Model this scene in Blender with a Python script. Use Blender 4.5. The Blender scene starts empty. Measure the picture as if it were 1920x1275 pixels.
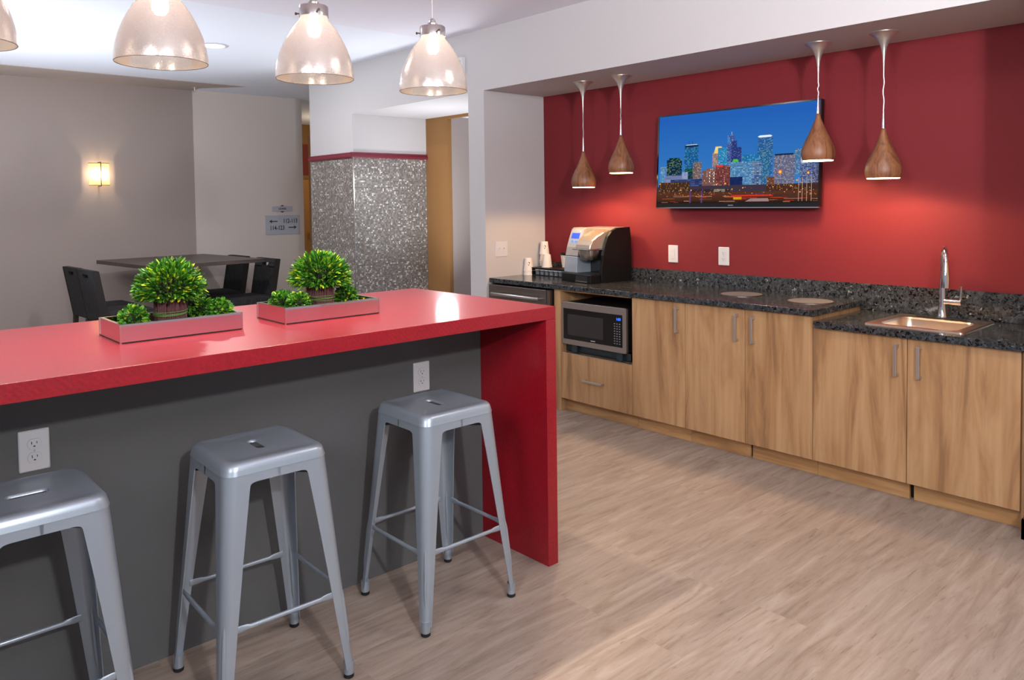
import bpy, math, random
from mathutils import Vector, Matrix
random.seed(7)
S = bpy.context.scene
COL = S.collection
PI = math.pi
H = 1.442

# ------------------------------------------------------------ colour / materials
def lin(c):
    return tuple(((x/255)/12.92 if x/255 <= .04045 else ((x/255+.055)/1.055)**2.4) for x in c)
def rgba(c): return (*lin(c), 1)
MATS = {}
def mat(name, c=(200, 200, 200), rough=.6, metal=0., emis=None, estr=0., spec=.5, coat=0., trans=0., bump=None, bscale=200):
    m = bpy.data.materials.new(name); m.use_nodes = True
    b = m.node_tree.nodes['Principled BSDF']
    b.inputs['Base Color'].default_value = rgba(c)
    b.inputs['Roughness'].default_value = rough
    b.inputs['Metallic'].default_value = metal
    b.inputs['Specular IOR Level'].default_value = spec
    b.inputs['Coat Weight'].default_value = coat
    b.inputs['Coat Roughness'].default_value = .1
    b.inputs['Transmission Weight'].default_value = trans
    if emis is not None:
        b.inputs['Emission Color'].default_value = rgba(emis); b.inputs['Emission Strength'].default_value = estr
    if bump:
        nt = m.node_tree
        tc = nt.nodes.new('ShaderNodeTexCoord'); n = nt.nodes.new('ShaderNodeTexNoise'); n.inputs['Scale'].default_value = bscale
        n.inputs['Detail'].default_value = 3
        bp = nt.nodes.new('ShaderNodeBump'); bp.inputs['Strength'].default_value = bump; bp.inputs['Distance'].default_value = .002
        nt.links.new(tc.outputs['Object'], n.inputs['Vector']); nt.links.new(n.outputs['Fac'], bp.inputs['Height']); nt.links.new(bp.outputs['Normal'], b.inputs['Normal'])
    MATS[name] = m
    return m
class NT:
    """small node helper"""
    def __init__(s, m): s.nt = m.node_tree; s.b = s.nt.nodes['Principled BSDF']
    def n(s, t, **k):
        x = s.nt.nodes.new(t)
        for a, v in k.items():
            if a.startswith('i_'):
                key = a[2:].replace('_', ' ')
                x.inputs[key].default_value = v
            else: setattr(x, a, v)
        return x
    def l(s, a, b): s.nt.links.new(a, b)
    def coords(s, scale=(1, 1, 1), rnd=0., obj='Object'):
        tc = s.n('ShaderNodeTexCoord'); mp = s.n('ShaderNodeMapping'); mp.inputs['Scale'].default_value = scale
        s.l(tc.outputs[obj], mp.inputs['Vector'])
        if rnd:
            oi = s.n('ShaderNodeObjectInfo'); mu = s.n('ShaderNodeMath', operation='MULTIPLY'); mu.inputs[1].default_value = rnd
            s.l(oi.outputs['Random'], mu.inputs[0]); cb = s.n('ShaderNodeCombineXYZ')
            for i in range(3): s.l(mu.outputs[0], cb.inputs[i])
            s.l(cb.outputs[0], mp.inputs['Location'])
        return mp.outputs[0]
    def ramp(s, fac, stops, interp='LINEAR'):
        r = s.n('ShaderNodeValToRGB'); r.color_ramp.interpolation = interp
        e = r.color_ramp.elements
        while len(e) < len(stops): e.new(.5)
        for i, (p, c) in enumerate(stops): e[i].position = p; e[i].color = rgba(c)
        s.l(fac, r.inputs[0]); return r.outputs[0]
    def mix(s, f, a, b, mode='MIX'):
        m = s.n('ShaderNodeMix', data_type='RGBA', blend_type=mode)
        if isinstance(f, (int, float)): m.inputs[0].default_value = f
        else: s.l(f, m.inputs[0])
        for v, i in ((a, 6), (b, 7)):
            if isinstance(v, tuple): m.inputs[i].default_value = rgba(v)
            else: s.l(v, m.inputs[i])
        return m.outputs[2]
    def bump(s, h, st=.2, d=.002):
        b = s.n('ShaderNodeBump'); b.inputs['Strength'].default_value = st; b.inputs['Distance'].default_value = d
        s.l(h, b.inputs['Height']); s.l(b.outputs[0], s.b.inputs['Normal'])

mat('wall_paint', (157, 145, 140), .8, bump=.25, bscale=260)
mat('wall_pale', (204, 195, 189), .8, bump=.25, bscale=260)
mat('header_paint', (188, 185, 186), .8, bump=.2, bscale=260)
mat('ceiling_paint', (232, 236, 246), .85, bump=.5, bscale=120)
mat('ceiling_shade_lilac', (230, 228, 238), .85, bump=.5, bscale=120)  # same flat ceiling, its light boundary painted as a lilac near half
mat('ceiling_strip_beige', (178, 163, 154), .85)
mat('red_paint', (115, 20, 29), .75, bump=.35, bscale=220)
mat('maroon_trim', (112, 34, 50), .4)
mat('ochre_paint', (138, 98, 54), .8)
mat('rust_paint', (120, 42, 26), .8)
mat('door_wood', (176, 118, 44), .5)
mat('panel_grey', (86, 87, 87), .75, bump=.5, bscale=350)
mat('plastic_white', (202, 202, 206), .35)
mat('plastic_line', (170, 172, 176), .5)
mat('slot_dark', (28, 28, 30), .6)
mat('black_plastic', (8, 8, 9), .38, spec=.35)
mat('black_gloss', (8, 8, 9), .16)
mat('black_satin', (20, 19, 20), .45)
mat('stool_metal', (160, 171, 182), .34, .5)
mat('stool_dark', (70, 72, 74), .5, .4)
mat('rubber', (18, 18, 18), .8)
mat('chrome', (225, 225, 228), .06, 1.)
mat('mirror', (222, 218, 220), .04, 1.)
mat('silver_edge', (215, 213, 210), .18, 1.)
mat('brushed', (178, 174, 170), .3, 1.)
mat('brushed_dark', (132, 122, 116), .36, 1.)
mat('brushed_mid', (172, 162, 156), .38, .9)
mat('nickel', (200, 195, 188), .36, .85)
mat('silver_plastic', (176, 186, 196), .3, .5)
mat('silver_head', (200, 190, 176), .24, .75)
mat('silver_upper', (176, 172, 168), .35, .6)
mat('lcd_blue', (20, 60, 200), .4, emis=(20, 70, 215), estr=.85)
mat('led_blue', (60, 120, 255), .4, emis=(20, 70, 255), estr=4)
mat('button_blue', (60, 110, 200), .4, emis=(80, 140, 235), estr=.6)
mat('grey_window', (46, 44, 42), .25)
mat('cup_paper', (232, 222, 212), .6)
mat('cup_mark', (92, 74, 62), .7)
mat('pod_white', (205, 210, 216), .35)
mat('pod_side', (110, 116, 124), .3)
mat('inner_dark', (26, 20, 16), .8)
mat('teal_dark', (34, 48, 54), .3)
mat('edge_leather', (26, 21, 21), .6)
mat('walnut_dark', (44, 34, 30), .5)
mat('sign_grey', (170, 176, 186), .5)
mat('sign_ink', (58, 60, 64), .6)
mat('sign_red', (112, 30, 34), .6)
mat('twig', (104, 64, 64), .8, bump=.5)
mat('twine', (104, 134, 66), .8)
mat('bulb', (255, 240, 215), .4, emis=(255, 244, 228), estr=12)
mat('downlight', (255, 250, 240), .4, emis=(255, 250, 240), estr=12)
mat('diffuser', (255, 240, 200), .4, emis=(255, 228, 170), estr=14)
mat('shade_inner', (240, 226, 200), .6)
mat('cord_clear', (196, 190, 190), .35, .5)
mat('tin_edge', (70, 64, 58), .5, .6)
mat('sink_steel', (222, 204, 184), .28, 1.)
mat('dark_fill', (36, 32, 30), .9)
mat('grommet', (112, 115, 118), .5, .15)

# red laminate with a fine woven emboss
m = mat('bar_laminate', (150, 26, 44), .34, spec=.45, coat=.3); k = NT(m)
v = k.coords((1, 1, 1))
w1 = k.n('ShaderNodeTexWave', i_Scale=34., i_Distortion=3.5, i_Detail_Scale=4.); w1.bands_direction = 'DIAGONAL'
w2 = k.n('ShaderNodeTexNoise', i_Scale=110., i_Detail=2.)
k.l(v, w1.inputs['Vector']); k.l(v, w2.inputs['Vector'])
ad = k.n('ShaderNodeMath', operation='ADD'); k.l(w1.outputs['Fac'], ad.inputs[0]); k.l(w2.outputs['Fac'], ad.inputs[1])
k.bump(ad.outputs[0], .22, .0010)
k.l(k.ramp(w2.outputs['Fac'], [(.3, (130, 6, 22)), (.7, (148, 12, 30))]), k.b.inputs['Base Color'])

# wood veneer, vertical grain
def veneer(name, base, mid, dark, sc=(9, 9, .75)):
    m = mat(name, base, .45); k = NT(m)
    v = k.coords(sc, rnd=37.)
    n1 = k.n('ShaderNodeTexNoise', i_Scale=1.0, i_Detail=4., i_Roughness=.62, i_Distortion=1.6); k.l(v, n1.inputs['Vector'])
    v2 = k.coords((sc[0]*7, sc[1]*7, sc[2]*2.2), rnd=11.)
    n2 = k.n('ShaderNodeTexNoise', i_Scale=1.0, i_Detail=3.); k.l(v2, n2.inputs['Vector'])
    c1 = k.ramp(n1.outputs['Fac'], [(.34, dark), (.45, mid), (.56, base), (.75, tuple(min(255, int(x*1.05)) for x in base))])
    c2 = k.ramp(n2.outputs['Fac'], [(.3, (222, 214, 206)), (.7, (255, 255, 255))])
    k.l(k.mix(.55, c1, c2, 'MULTIPLY'), k.b.inputs['Base Color'])
    return m
veneer('cabinet_wood', (187, 149, 107), (176, 135, 93), (148, 111, 76), (6.5, 6.5, .8))
veneer('cabinet_wood_h', (196, 154, 104), (182, 138, 90), (158, 118, 76), (9, .75, 9))
veneer('shade_wood', (140, 92, 60), (124, 78, 50), (98, 60, 38), (24, 24, 2.5))

# floor planks, grain along X
m = mat('floor_vinyl', (190, 170, 155), .42); k = NT(m)
v = k.coords((1, 1, 1))
br = k.n('ShaderNodeTexBrick', offset=.37, offset_frequency=2); br.inputs['Scale'].default_value = 1.
br.inputs['Brick Width'].default_value = 1.22; br.inputs['Row Height'].default_value = .18
br.inputs['Mortar Size'].default_value = .0008; br.inputs['Color1'].default_value = (0, 0, 0, 1); br.inputs['Color2'].default_value = (1, 1, 1, 1)
br.inputs['Mortar'].default_value = (.5, .5, .5, 1); br.inputs['Bias'].default_value = 0
k.l(v, br.inputs['Vector'])
vs = k.coords((1.3, 11, 1)); sp = k.n('ShaderNodeVectorMath', operation='ADD'); k.l(vs, sp.inputs[0])
sc = k.n('ShaderNodeVectorMath', operation='SCALE'); k.l(br.outputs['Color'], sc.inputs[0]); sc.inputs['Scale'].default_value = 9.
k.l(sc.outputs[0], sp.inputs[1])
n1 = k.n('ShaderNodeTexNoise', i_Scale=1.6, i_Detail=6., i_Roughness=.62, i_Distortion=1.1); k.l(sp.outputs[0], n1.inputs['Vector'])
n2 = k.n('ShaderNodeTexNoise', i_Scale=7., i_Detail=4., i_Roughness=.7, i_Distortion=.8); k.l(sp.outputs[0], n2.inputs['Vector'])
c1 = k.ramp(n1.outputs['Fac'], [(.28, (126, 111, 101)), (.42, (147, 132, 120)), (.58, (161, 147, 136)), (.75, (175, 163, 153))])
c2 = k.ramp(n2.outputs['Fac'], [(.27, (150, 140, 134)), (.42, (244, 242, 240)), (.7, (255, 255, 255))])
c3 = k.mix(.6, c1, c2, 'MULTIPLY')
c4 = k.mix(.07, c3, br.outputs['Color'], 'OVERLAY')
c5 = k.mix(br.outputs['Fac'], c4, (150, 134, 122)); k.l(c5, k.b.inputs['Base Color'])
k.bump(n2.outputs['Fac'], .12, .001)

# speckled quartz
m = mat('quartz', (60, 62, 66), .13); k = NT(m)
v = k.coords((1, 1, 1))
vo = k.n('ShaderNodeTexVoronoi', i_Scale=95.); vd = k.n('ShaderNodeTexNoise', i_Scale=60., i_Detail=1.)
va = k.mix(.035, v, vd.outputs['Color'], 'ADD'); k.l(v, vd.inputs['Vector']); k.l(va, vo.inputs['Vector'])
sx = k.n('ShaderNodeSeparateColor'); k.l(vo.outputs['Color'], sx.inputs[0])
c1 = k.ramp(sx.outputs[0], [(0, (14, 15, 17)), (.16, (44, 46, 48)), (.45, (58, 60, 61)), (.75, (70, 73, 75)), (.95, (82, 87, 92)), (.992, (130, 134, 138))], 'CONSTANT')
k.l(c1, k.b.inputs['Base Color'])

# mosaic
m = mat('mosaic_tile', (140, 134, 128), .42); k = NT(m)
v = k.coords((1/.0145,)*3); of = k.n('ShaderNodeVectorMath', operation='ADD'); of.inputs[1].default_value = (.37, .41, .13); k.l(v, of.inputs[0])
fl = k.n('ShaderNodeVectorMath', operation='FLOOR'); k.l(of.outputs[0], fl.inputs[0])
wn = k.n('ShaderNodeTexWhiteNoise', noise_dimensions='3D'); k.l(fl.outputs[0], wn.inputs['Vector'])
fr = k.n('ShaderNodeVectorMath', operation='FRACTION'); k.l(of.outputs[0], fr.inputs[0])
sx = k.n('ShaderNodeSeparateXYZ'); k.l(fr.outputs[0], sx.inputs[0])
c1 = k.ramp(wn.outputs['Value'], [(0, (112, 105, 99)), (.25, (126, 120, 114)), (.5, (138, 133, 128)), (.74, (150, 146, 142)), (.88, (184, 182, 178)), (.96, (214, 212, 209))], 'CONSTANT')
ge = k.n('ShaderNodeMath', operation='LESS_THAN'); ge.inputs[1].default_value = .13; k.l(sx.outputs[2], ge.inputs[0])
k.l(k.mix(ge.outputs[0], c1, (88, 82, 78)), k.b.inputs['Base Color'])
k.b.inputs['Metallic'].default_value = .15
bu = k.n('ShaderNodeTexVoronoi', i_Scale=90.); k.l(k.coords(), bu.inputs['Vector'])
k.bump(wn.outputs['Value'], .15, .001)

# dark upholstery with vertical weave
m = mat('upholstery', (40, 40, 44), .85); k = NT(m)
v = k.coords((120, 120, 14)); n1 = k.n('ShaderNodeTexNoise', i_Scale=1., i_Detail=3.); k.l(v, n1.inputs['Vector'])
k.l(k.ramp(n1.outputs['Fac'], [(.3, (16, 16, 18)), (.55, (32, 32, 35)), (.75, (64, 65, 70))]), k.b.inputs['Base Color'])
# table laminate
m = mat('table_laminate', (72, 62, 58), .4); k = NT(m)
v = k.coords((2, 30, 30)); n1 = k.n('ShaderNodeTexNoise', i_Scale=1.5, i_Detail=4.); k.l(v, n1.inputs['Vector'])
k.l(k.ramp(n1.outputs['Fac'], [(.3, (58, 50, 47)), (.7, (84, 74, 70))]), k.b.inputs['Base Color'])

# leaves from a colour attribute
m = mat('leaf', (60, 130, 30), .45); k = NT(m)
at = k.n('ShaderNodeVertexColor', layer_name='Col'); k.l(at.outputs['Color'], k.b.inputs['Base Color'])
k.b.inputs['Subsurface Weight'].default_value = 0.
# screen picture from a colour attribute
m = bpy.data.materials.new('screen_picture'); m.use_nodes = True; nt = m.node_tree; nt.nodes.clear()
o_ = nt.nodes.new('ShaderNodeOutputMaterial'); e_ = nt.nodes.new('ShaderNodeEmission'); a_ = nt.nodes.new('ShaderNodeVertexColor'); a_.layer_name = 'Col'
nt.links.new(a_.outputs['Color'], e_.inputs['Color']); nt.links.new(e_.outputs[0], o_.inputs[0]); e_.inputs['Strength'].default_value = 1.
MATS['screen_picture'] = m

# seeded mercury glass for the bell pendants
m = bpy.data.materials.new('seeded_glass'); m.use_nodes = True; nt = m.node_tree; nt.nodes.clear(); MATS['seeded_glass'] = m
N = nt.nodes.new; Lk = nt.links.new
o_ = N('ShaderNodeOutputMaterial'); tr = N('ShaderNodeBsdfTransparent'); tr.inputs[0].default_value = rgba((255, 252, 250))
gl = N('ShaderNodeBsdfGlossy'); gl.inputs['Color'].default_value = rgba((255, 250, 245)); gl.inputs['Roughness'].default_value = .08
df = N('ShaderNodeBsdfDiffuse'); df.inputs[0].default_value = rgba((205, 203, 208)); tl = N('ShaderNodeBsdfTranslucent'); tl.inputs[0].default_value = rgba((214, 212, 216))
tc = N('ShaderNodeTexCoord'); sx = N('ShaderNodeSeparateXYZ'); Lk(tc.outputs['Object'], sx.inputs[0])
mr = N('ShaderNodeMapRange'); mr.inputs[1].default_value = .028; mr.inputs[2].default_value = .05; mr.inputs[3].default_value = .50; mr.inputs[4].default_value = .58; Lk(sx.outputs[2], mr.inputs[0])
no = N('ShaderNodeTexNoise'); no.inputs['Scale'].default_value = 600; no.inputs['Detail'].default_value = 2; Lk(tc.outputs['Object'], no.inputs['Vector'])
bp_ = N('ShaderNodeBump'); bp_.inputs['Strength'].default_value = .35; bp_.inputs['Distance'].default_value = .001; Lk(no.outputs['Fac'], bp_.inputs['Height']); Lk(bp_.outputs[0], gl.inputs['Normal'])
cr = N('ShaderNodeValToRGB'); cr.color_ramp.elements[0].position = .36; cr.color_ramp.elements[0].color = rgba((176, 170, 168)); cr.color_ramp.elements[1].position = .55; cr.color_ramp.elements[1].color = rgba((212, 210, 213)); Lk(no.outputs['Fac'], cr.inputs[0]); Lk(cr.outputs[0], df.inputs[0]); Lk(cr.outputs[0], tl.inputs[0])
a1 = N('ShaderNodeMixShader'); a1.inputs[0].default_value = .5; Lk(df.outputs[0], a1.inputs[1]); Lk(tl.outputs[0], a1.inputs[2])
a2 = N('ShaderNodeMixShader'); Lk(mr.outputs[0], a2.inputs[0]); Lk(tr.outputs[0], a2.inputs[1]); Lk(a1.outputs[0], a2.inputs[2])
fr = N('ShaderNodeLayerWeight'); fr.inputs[0].default_value = .35
mr2 = N('ShaderNodeMapRange'); mr2.inputs[3].default_value = .25; mr2.inputs[4].default_value = .75; Lk(fr.outputs['Fresnel'], mr2.inputs[0])
a3 = N('ShaderNodeMixShader'); Lk(mr2.outputs[0], a3.inputs[0]); Lk(a2.outputs[0], a3.inputs[1]); Lk(gl.outputs[0], a3.inputs[2]); Lk(a3.outputs[0], o_.inputs[0])

m = bpy.data.materials.new('gold_coating'); m.use_nodes = True; nt = m.node_tree; nt.nodes.clear(); MATS['gold_coating'] = m
N = nt.nodes.new; Lk = nt.links.new
o_ = N('ShaderNodeOutputMaterial'); tr = N('ShaderNodeBsdfTransparent'); tr.inputs[0].default_value = rgba((255, 252, 246))
gl = N('ShaderNodeBsdfGlossy'); gl.inputs['Color'].default_value = rgba((248, 236, 214)); gl.inputs['Roughness'].default_value = .12
tl = N('ShaderNodeBsdfTranslucent'); tl.inputs[0].default_value = rgba((236, 226, 214))
tc = N('ShaderNodeTexCoord'); no = N('ShaderNodeTexNoise'); no.inputs['Scale'].default_value = 70; Lk(tc.outputs['Object'], no.inputs['Vector'])
bp_ = N('ShaderNodeBump'); bp_.inputs['Strength'].default_value = .5; bp_.inputs['Distance'].default_value = .002; Lk(no.outputs['Fac'], bp_.inputs['Height']); Lk(bp_.outputs[0], gl.inputs['Normal'])
a1 = N('ShaderNodeMixShader'); a1.inputs[0].default_value = .6; Lk(gl.outputs[0], a1.inputs[1]); Lk(tl.outputs[0], a1.inputs[2])
a2 = N('ShaderNodeMixShader'); a2.inputs[0].default_value = .28; Lk(tr.outputs[0], a2.inputs[1]); Lk(a1.outputs[0], a2.inputs[2]); Lk(a2.outputs[0], o_.inputs[0])
mat('glass_rim', (120, 96, 80), .15, .4)
# sconce fabric: glows from the lamp behind
m = mat('sconce_fabric', (226, 200, 160), .8, emis=(255, 208, 150), estr=.35)
nt = m.node_tree; b = nt.nodes['Principled BSDF']; tl = nt.nodes.new('ShaderNodeBsdfTranslucent'); tl.inputs[0].default_value = rgba((250, 214, 150))
mx = nt.nodes.new('ShaderNodeMixShader'); mx.inputs[0].default_value = .6; o_ = nt.nodes['Material Output']
nt.links.new(b.outputs[0], mx.inputs[1]); nt.links.new(tl.outputs[0], mx.inputs[2]); nt.links.new(mx.outputs[0], o_.inputs[0])

# ------------------------------------------------------------ mesh builder
class MB:
    def __init__(s): s.v = []; s.f = []; s.c = []
    def add(s, vs, fs, col=None):
        o = len(s.v); s.v += [tuple(p) for p in vs]; s.f += [tuple(i+o for i in f) for f in fs]
        s.c += [col]*len(fs); return s
    def box(s, x0, x1, y0, y1, z0, z1, M=None, col=None):
        vs = [Vector((x, y, z)) for z in (z0, z1) for y in (y0, y1) for x in (x0, x1)]
        if M: vs = [M @ p for p in vs]
        return s.add(vs, [(0, 2, 3, 1), (4, 5, 7, 6), (0, 1, 5, 4), (2, 6, 7, 3), (0, 4, 6, 2), (1, 3, 7, 5)], col)
    def loft(s, loops, cap0=True, cap1=True, closed=True):
        n = len(loops[0]); vs = [p for L in loops for p in L]; fs = []
        for i in range(len(loops)-1):
            for j in range(n if closed else n-1):
                a = i*n+j; b = i*n+(j+1) % n
                fs.append((a, b, b+n, a+n))
        if cap0: fs.append(tuple(reversed(range(n))))
        if cap1: fs.append(tuple(range((len(loops)-1)*n, len(loops)*n)))
        return s.add(vs, fs)
    def lathe(s, prof, n=32, c=(0, 0, 0), cap0=False, cap1=False, axis='z'):
        loops = []
        for r, z in prof:
            L = []
            for i in range(n):
                a = 2*PI*i/n; x, y = r*math.cos(a), r*math.sin(a)
                p = (x, y, z) if axis == 'z' else ((z, x, y) if axis == 'x' else (y, z, x))
                L.append((p[0]+c[0], p[1]+c[1], p[2]+c[2]))
            loops.append(L)
        return s.loft(loops, cap0, cap1)
    def tube(s, pts, r, n=10, cap=True, flat=None):
        pts = [Vector(p) for p in pts]; loops = []
        rs = r if isinstance(r, (list, tuple)) else [r]*len(pts)
        t0 = (pts[1]-pts[0]).normalized(); up = Vector((0, 0, 1)) if abs(t0.z) < .95 else Vector((1, 0, 0))
        u = t0.cross(up).normalized()
        for i, p in enumerate(pts):
            t = (pts[min(i+1, len(pts)-1)]-pts[max(i-1, 0)]).normalized()
            u = (u-t*u.dot(t)).normalized(); w = t.cross(u)
            fx, fy = (1, 1) if flat is None else flat[i]
            loops.append([p+u*math.cos(2*PI*j/n)*rs[i]*fx+w*math.sin(2*PI*j/n)*rs[i]*fy for j in range(n)])
        return s.loft(loops, cap, cap)
    def prism(s, poly, a, b, axis='y'):
        """poly: list of 2D points; extruded along axis between a and b"""
        def P(p, t):
            return {'y': (p[0], t, p[1]), 'x': (t, p[0], p[1]), 'z': (p[0], p[1], t)}[axis]
        return s.loft([[P(p, a) for p in poly], [P(p, b) for p in poly]])
    def build(s, name, m, parent=None, smooth=False, bevel=0., seg=2, loc=None, ang=40):
        me = bpy.data.meshes.new(name); me.from_pydata([tuple(v) for v in s.v], [], s.f); me.update()
        me.materials.append(MATS[m] if isinstance(m, str) else m)
        if any(c is not None for c in s.c):
            at = me.color_attributes.new('Col', 'FLOAT_COLOR', 'CORNER'); i = 0
            for p, c in zip(me.polygons, s.c):
                c = c or (1, 1, 1)
                for _ in range(p.loop_total): at.data[i].color = (*c, 1); i += 1
        import bmesh
        bm = bmesh.new(); bm.from_mesh(me); bmesh.ops.recalc_face_normals(bm, faces=bm.faces); bm.to_mesh(me); bm.free()
        if smooth:
            for p in me.polygons: p.use_smooth = True
            me.set_sharp_from_angle(angle=math.radians(ang))
        o = bpy.data.objects.new(name, me); COL.objects.link(o)
        if loc: o.location = loc
        if parent is not None: o.parent = parent
        if bevel:
            md = o.modifiers.new('bevel', 'BEVEL'); md.width = bevel; md.segments = seg; md.limit_method = 'ANGLE'; md.angle_limit = .6
            if not smooth:
                md.harden_normals = False
        return o
def B(*a, **k): return MB().box(*a, **k)
def thing(name, label, cat, loc=(0, 0, 0), rz=0., group=None):
    o = bpy.data.objects.new(name, None); COL.objects.link(o); o.location = loc; o.rotation_euler = (0, 0, rz)
    o.empty_display_size = .05
    o['label'] = label; o['category'] = cat
    if group: o['group'] = group
    return o
def tag(o, label, cat, group=None):
    o['label'] = label; o['category'] = cat
    if group: o['group'] = group
    return o
def struct(name, mb, m, **k):
    o = mb.build(name, m, **k); o['kind'] = 'structure'; return o
def dup(root, loc=None, rz=None, label=None, group=None):
    def cp(o, par):
        c = o.copy(); COL.objects.link(c); c.parent = par
        for ch in o.children: cp(ch, c)
        return c
    r = cp(root, None)
    if loc: r.location = loc
    if rz is not None: r.rotation_euler = (0, 0, rz)
    if label: r['label'] = label
    if group: r['group'] = group
    return r
def rrect(hx, hy, r, z, n=8, c=(0, 0)):
    """rounded rectangle loop, 4*(n+1) points, starting at +x side"""
    L = []
    for cx, cy, a0 in ((hx-r, hy-r, 0), (-hx+r, hy-r, 90), (-hx+r, -hy+r, 180), (hx-r, -hy+r, 270)):
        for i in range(n+1):
            a = math.radians(a0+90*i/n); L.append((c[0]+cx+r*math.cos(a), c[1]+cy+r*math.sin(a), z))
    return L
def text_mesh(name, txt, size, m, parent, loc, rot, extrude=.0006, align='CENTER', sx=1.):
    cu = bpy.data.curves.new(name, 'FONT'); cu.body = txt; cu.size = size; cu.extrude = extrude; cu.align_x = align; cu.align_y = 'CENTER'
    cu.offset = size*.018
    t = bpy.data.objects.new(name+'_tmp', cu); COL.objects.link(t)
    bpy.context.view_layer.update()
    me = bpy.data.meshes.new_from_object(t.evaluated_get(bpy.context.evaluated_depsgraph_get()))
    bpy.data.objects.remove(t); bpy.data.curves.remove(cu)
    me.materials.clear(); me.materials.append(MATS[m])
    o = bpy.data.objects.new(name, me); COL.objects.link(o); o.parent = parent; o.location = loc; o.rotation_euler = rot; o.scale = (sx, 1, 1)
    return o

# ------------------------------------------------------------ the setting
XW, XH, XC, XE, XK, YJ = 4.3485, 3.7314, 3.7855, 3.7578, 3.8455, 4.456
ZH, ZC = 2.264, 2.715
struct('floor', B(-3.2, 9, -2.6, 12, -.08, 0), 'floor_vinyl')
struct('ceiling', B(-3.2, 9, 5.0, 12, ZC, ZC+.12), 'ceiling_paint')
struct('ceiling_near', B(-3.2, 9, -2.6, 5.0, ZC, ZC+.12), 'ceiling_shade_lilac')
struct('trim_1', MB().prism([(-3.2, 8.21), (3.53, 8.21), (3.19, 8.60), (3.19, 8.82), (-3.2, 8.82)], ZC-.006, ZC+.001, 'z'), 'ceiling_strip_beige')  # thin darker beige sheet under the ceiling along the back wall
struct('wall_back', B(-3.2, 3.185, 8.82, 8.95, 0, ZC), 'wall_paint')
struct('wall_back_right', B(3.185, 4.487, 8.812, 8.95, 0, ZC), 'wall_pale')  # right part of the back wall, in a paler tone
# header, kitchen end wall, opening lintel
struct('wall_header', B(XH, 4.56, -2.0, 7.157, ZH, ZC-.0005), 'header_paint')
struct('wall_kitchen_end', B(XH, 4.50, YJ, 4.640, 0, ZH), 'header_paint')
struct('wall_kitchen', B(XW, 4.50, -2.0, YJ, 0, ZH), 'red_paint')
struct('wall_right', B(XH, XW, -2.0, .962, 0, ZH), 'wall_pale')
struct('baseboard_right', B(XH-.014, XH, -2.0, .978, 0, .085).box(XH-.014, XH+.09, .962, .978, 0, .085).box(XH-.008, XH, -2.0, .972, .085, .1), 'maroon_trim')
# column
struct('wall_column', B(XH, 4.555, 6.337, 7.157, 1.90, ZH), 'header_paint')
struct('wall_column_mosaic', B(XH, 4.555, 6.337, 7.157, 0, 1.90), 'mosaic_tile')
struct('trim_2', MB().prism([(XH-.02, 1.862), (XH-.026, 1.87), (XH-.026, 1.885), (XH-.018, 1.895), (XH-.018, 1.908), (XH, 1.914), (XH, 1.862)], 6.3371, 7.165, 'y')
       .prism([(6.337-.02, 1.862), (6.337-.026, 1.87), (6.337-.026, 1.885), (6.337-.018, 1.895), (6.337-.018, 1.908), (6.337, 1.914), (6.337, 1.862)], XH-.026, 4.575, 'x'), 'maroon_trim')
struct('trim_3', B(XH-.004, XH+.004, 6.333, 6.341, 0, 1.862).box(XH-.004, XH+.004, 7.149, 7.161, 0, 1.862).box(4.547, 4.559, 6.333, 6.341, 0, 1.862), 'silver_edge')
# ochre wall behind the opening with its doorway, inner hall
struct('wall_ochre', B(4.556, 4.60, 5.985, 8.8, 0, ZH).box(4.556, 4.60, 4.64, 5.985, 2.238, ZH), 'ochre_paint')
struct('wall_hall', B(4.60, 7.2, 5.99, 6.10, 0, 2.62).box(7.1, 7.2, 4.0, 5.99, 0, 2.62), 'wall_paint')
struct('trim_4', B(4.60, 7.2, 4.0, 6.10, 2.26, 2.32), 'ceiling_paint')
# corridor beyond the column
struct('wall_corridor', B(4.4, 8.9, 11.6, 11.7, 2.40, ZC), 'ochre_paint')
struct('wall_corridor_band', B(4.4, 8.9, 11.6, 11.7, 1.90, 2.40), 'rust_paint')
struct('wall_corridor_lower', B(4.4, 5.2, 11.6, 11.7, 0, 1.90).box(6.4, 8.9, 11.6, 11.7, 0, 1.90), 'ochre_paint')
d = struct('door_1', B(5.26, 6.34, 11.60, 11.64, 0, 1.84), 'door_wood')
B(5.2, 5.26, 11.58, 11.7, 0, 1.84).box(6.34, 6.4, 11.58, 11.7, 0, 1.84).box(5.2, 6.4, 11.58, 11.7, 1.84, 1.90).build('door_frame', 'ochre_paint', d)
MB().lathe([(.028, 0), (.03, .02), (.02, .05), (0.001, .055)], 16, (0, 0, 0)).build('door_knob', 'nickel', d, smooth=True, loc=(5.98, 11.55, .97)).rotation_euler = (PI/2, 0, 0)

# ------------------------------------------------------------ breakfast bar
XR, XI, YF, YB, YG, ZB, TB = 2.1653, 2.1123, 2.1642, 3.1274, 2.5673, 1.0272, .0497
t = thing('breakfast_bar', 'long bar with glossy red waterfall counter and dark grey kneewall', 'bar counter', (1.0, 2.65, 0))
X0, Y0 = 1.0, 2.65
B(-.9-X0, XR-X0, YF-Y0, YB-Y0, ZB-TB, ZB).build('countertop', 'bar_laminate', t, bevel=.0015)
B(XI-X0, XR-X0, YF-Y0, YB-Y0, 0, ZB-TB-.0003).build('waterfall_leg', 'bar_laminate', t, bevel=.0015)['label'] = 'dark red end panel reaching the floor'
B(-.9-X0, XI-X0-.0005, YG-Y0, YG+.30-Y0, 0, ZB-TB-.0003).build('knee_wall', 'panel_grey', t)['label'] = 'dark grey front panel'

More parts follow.
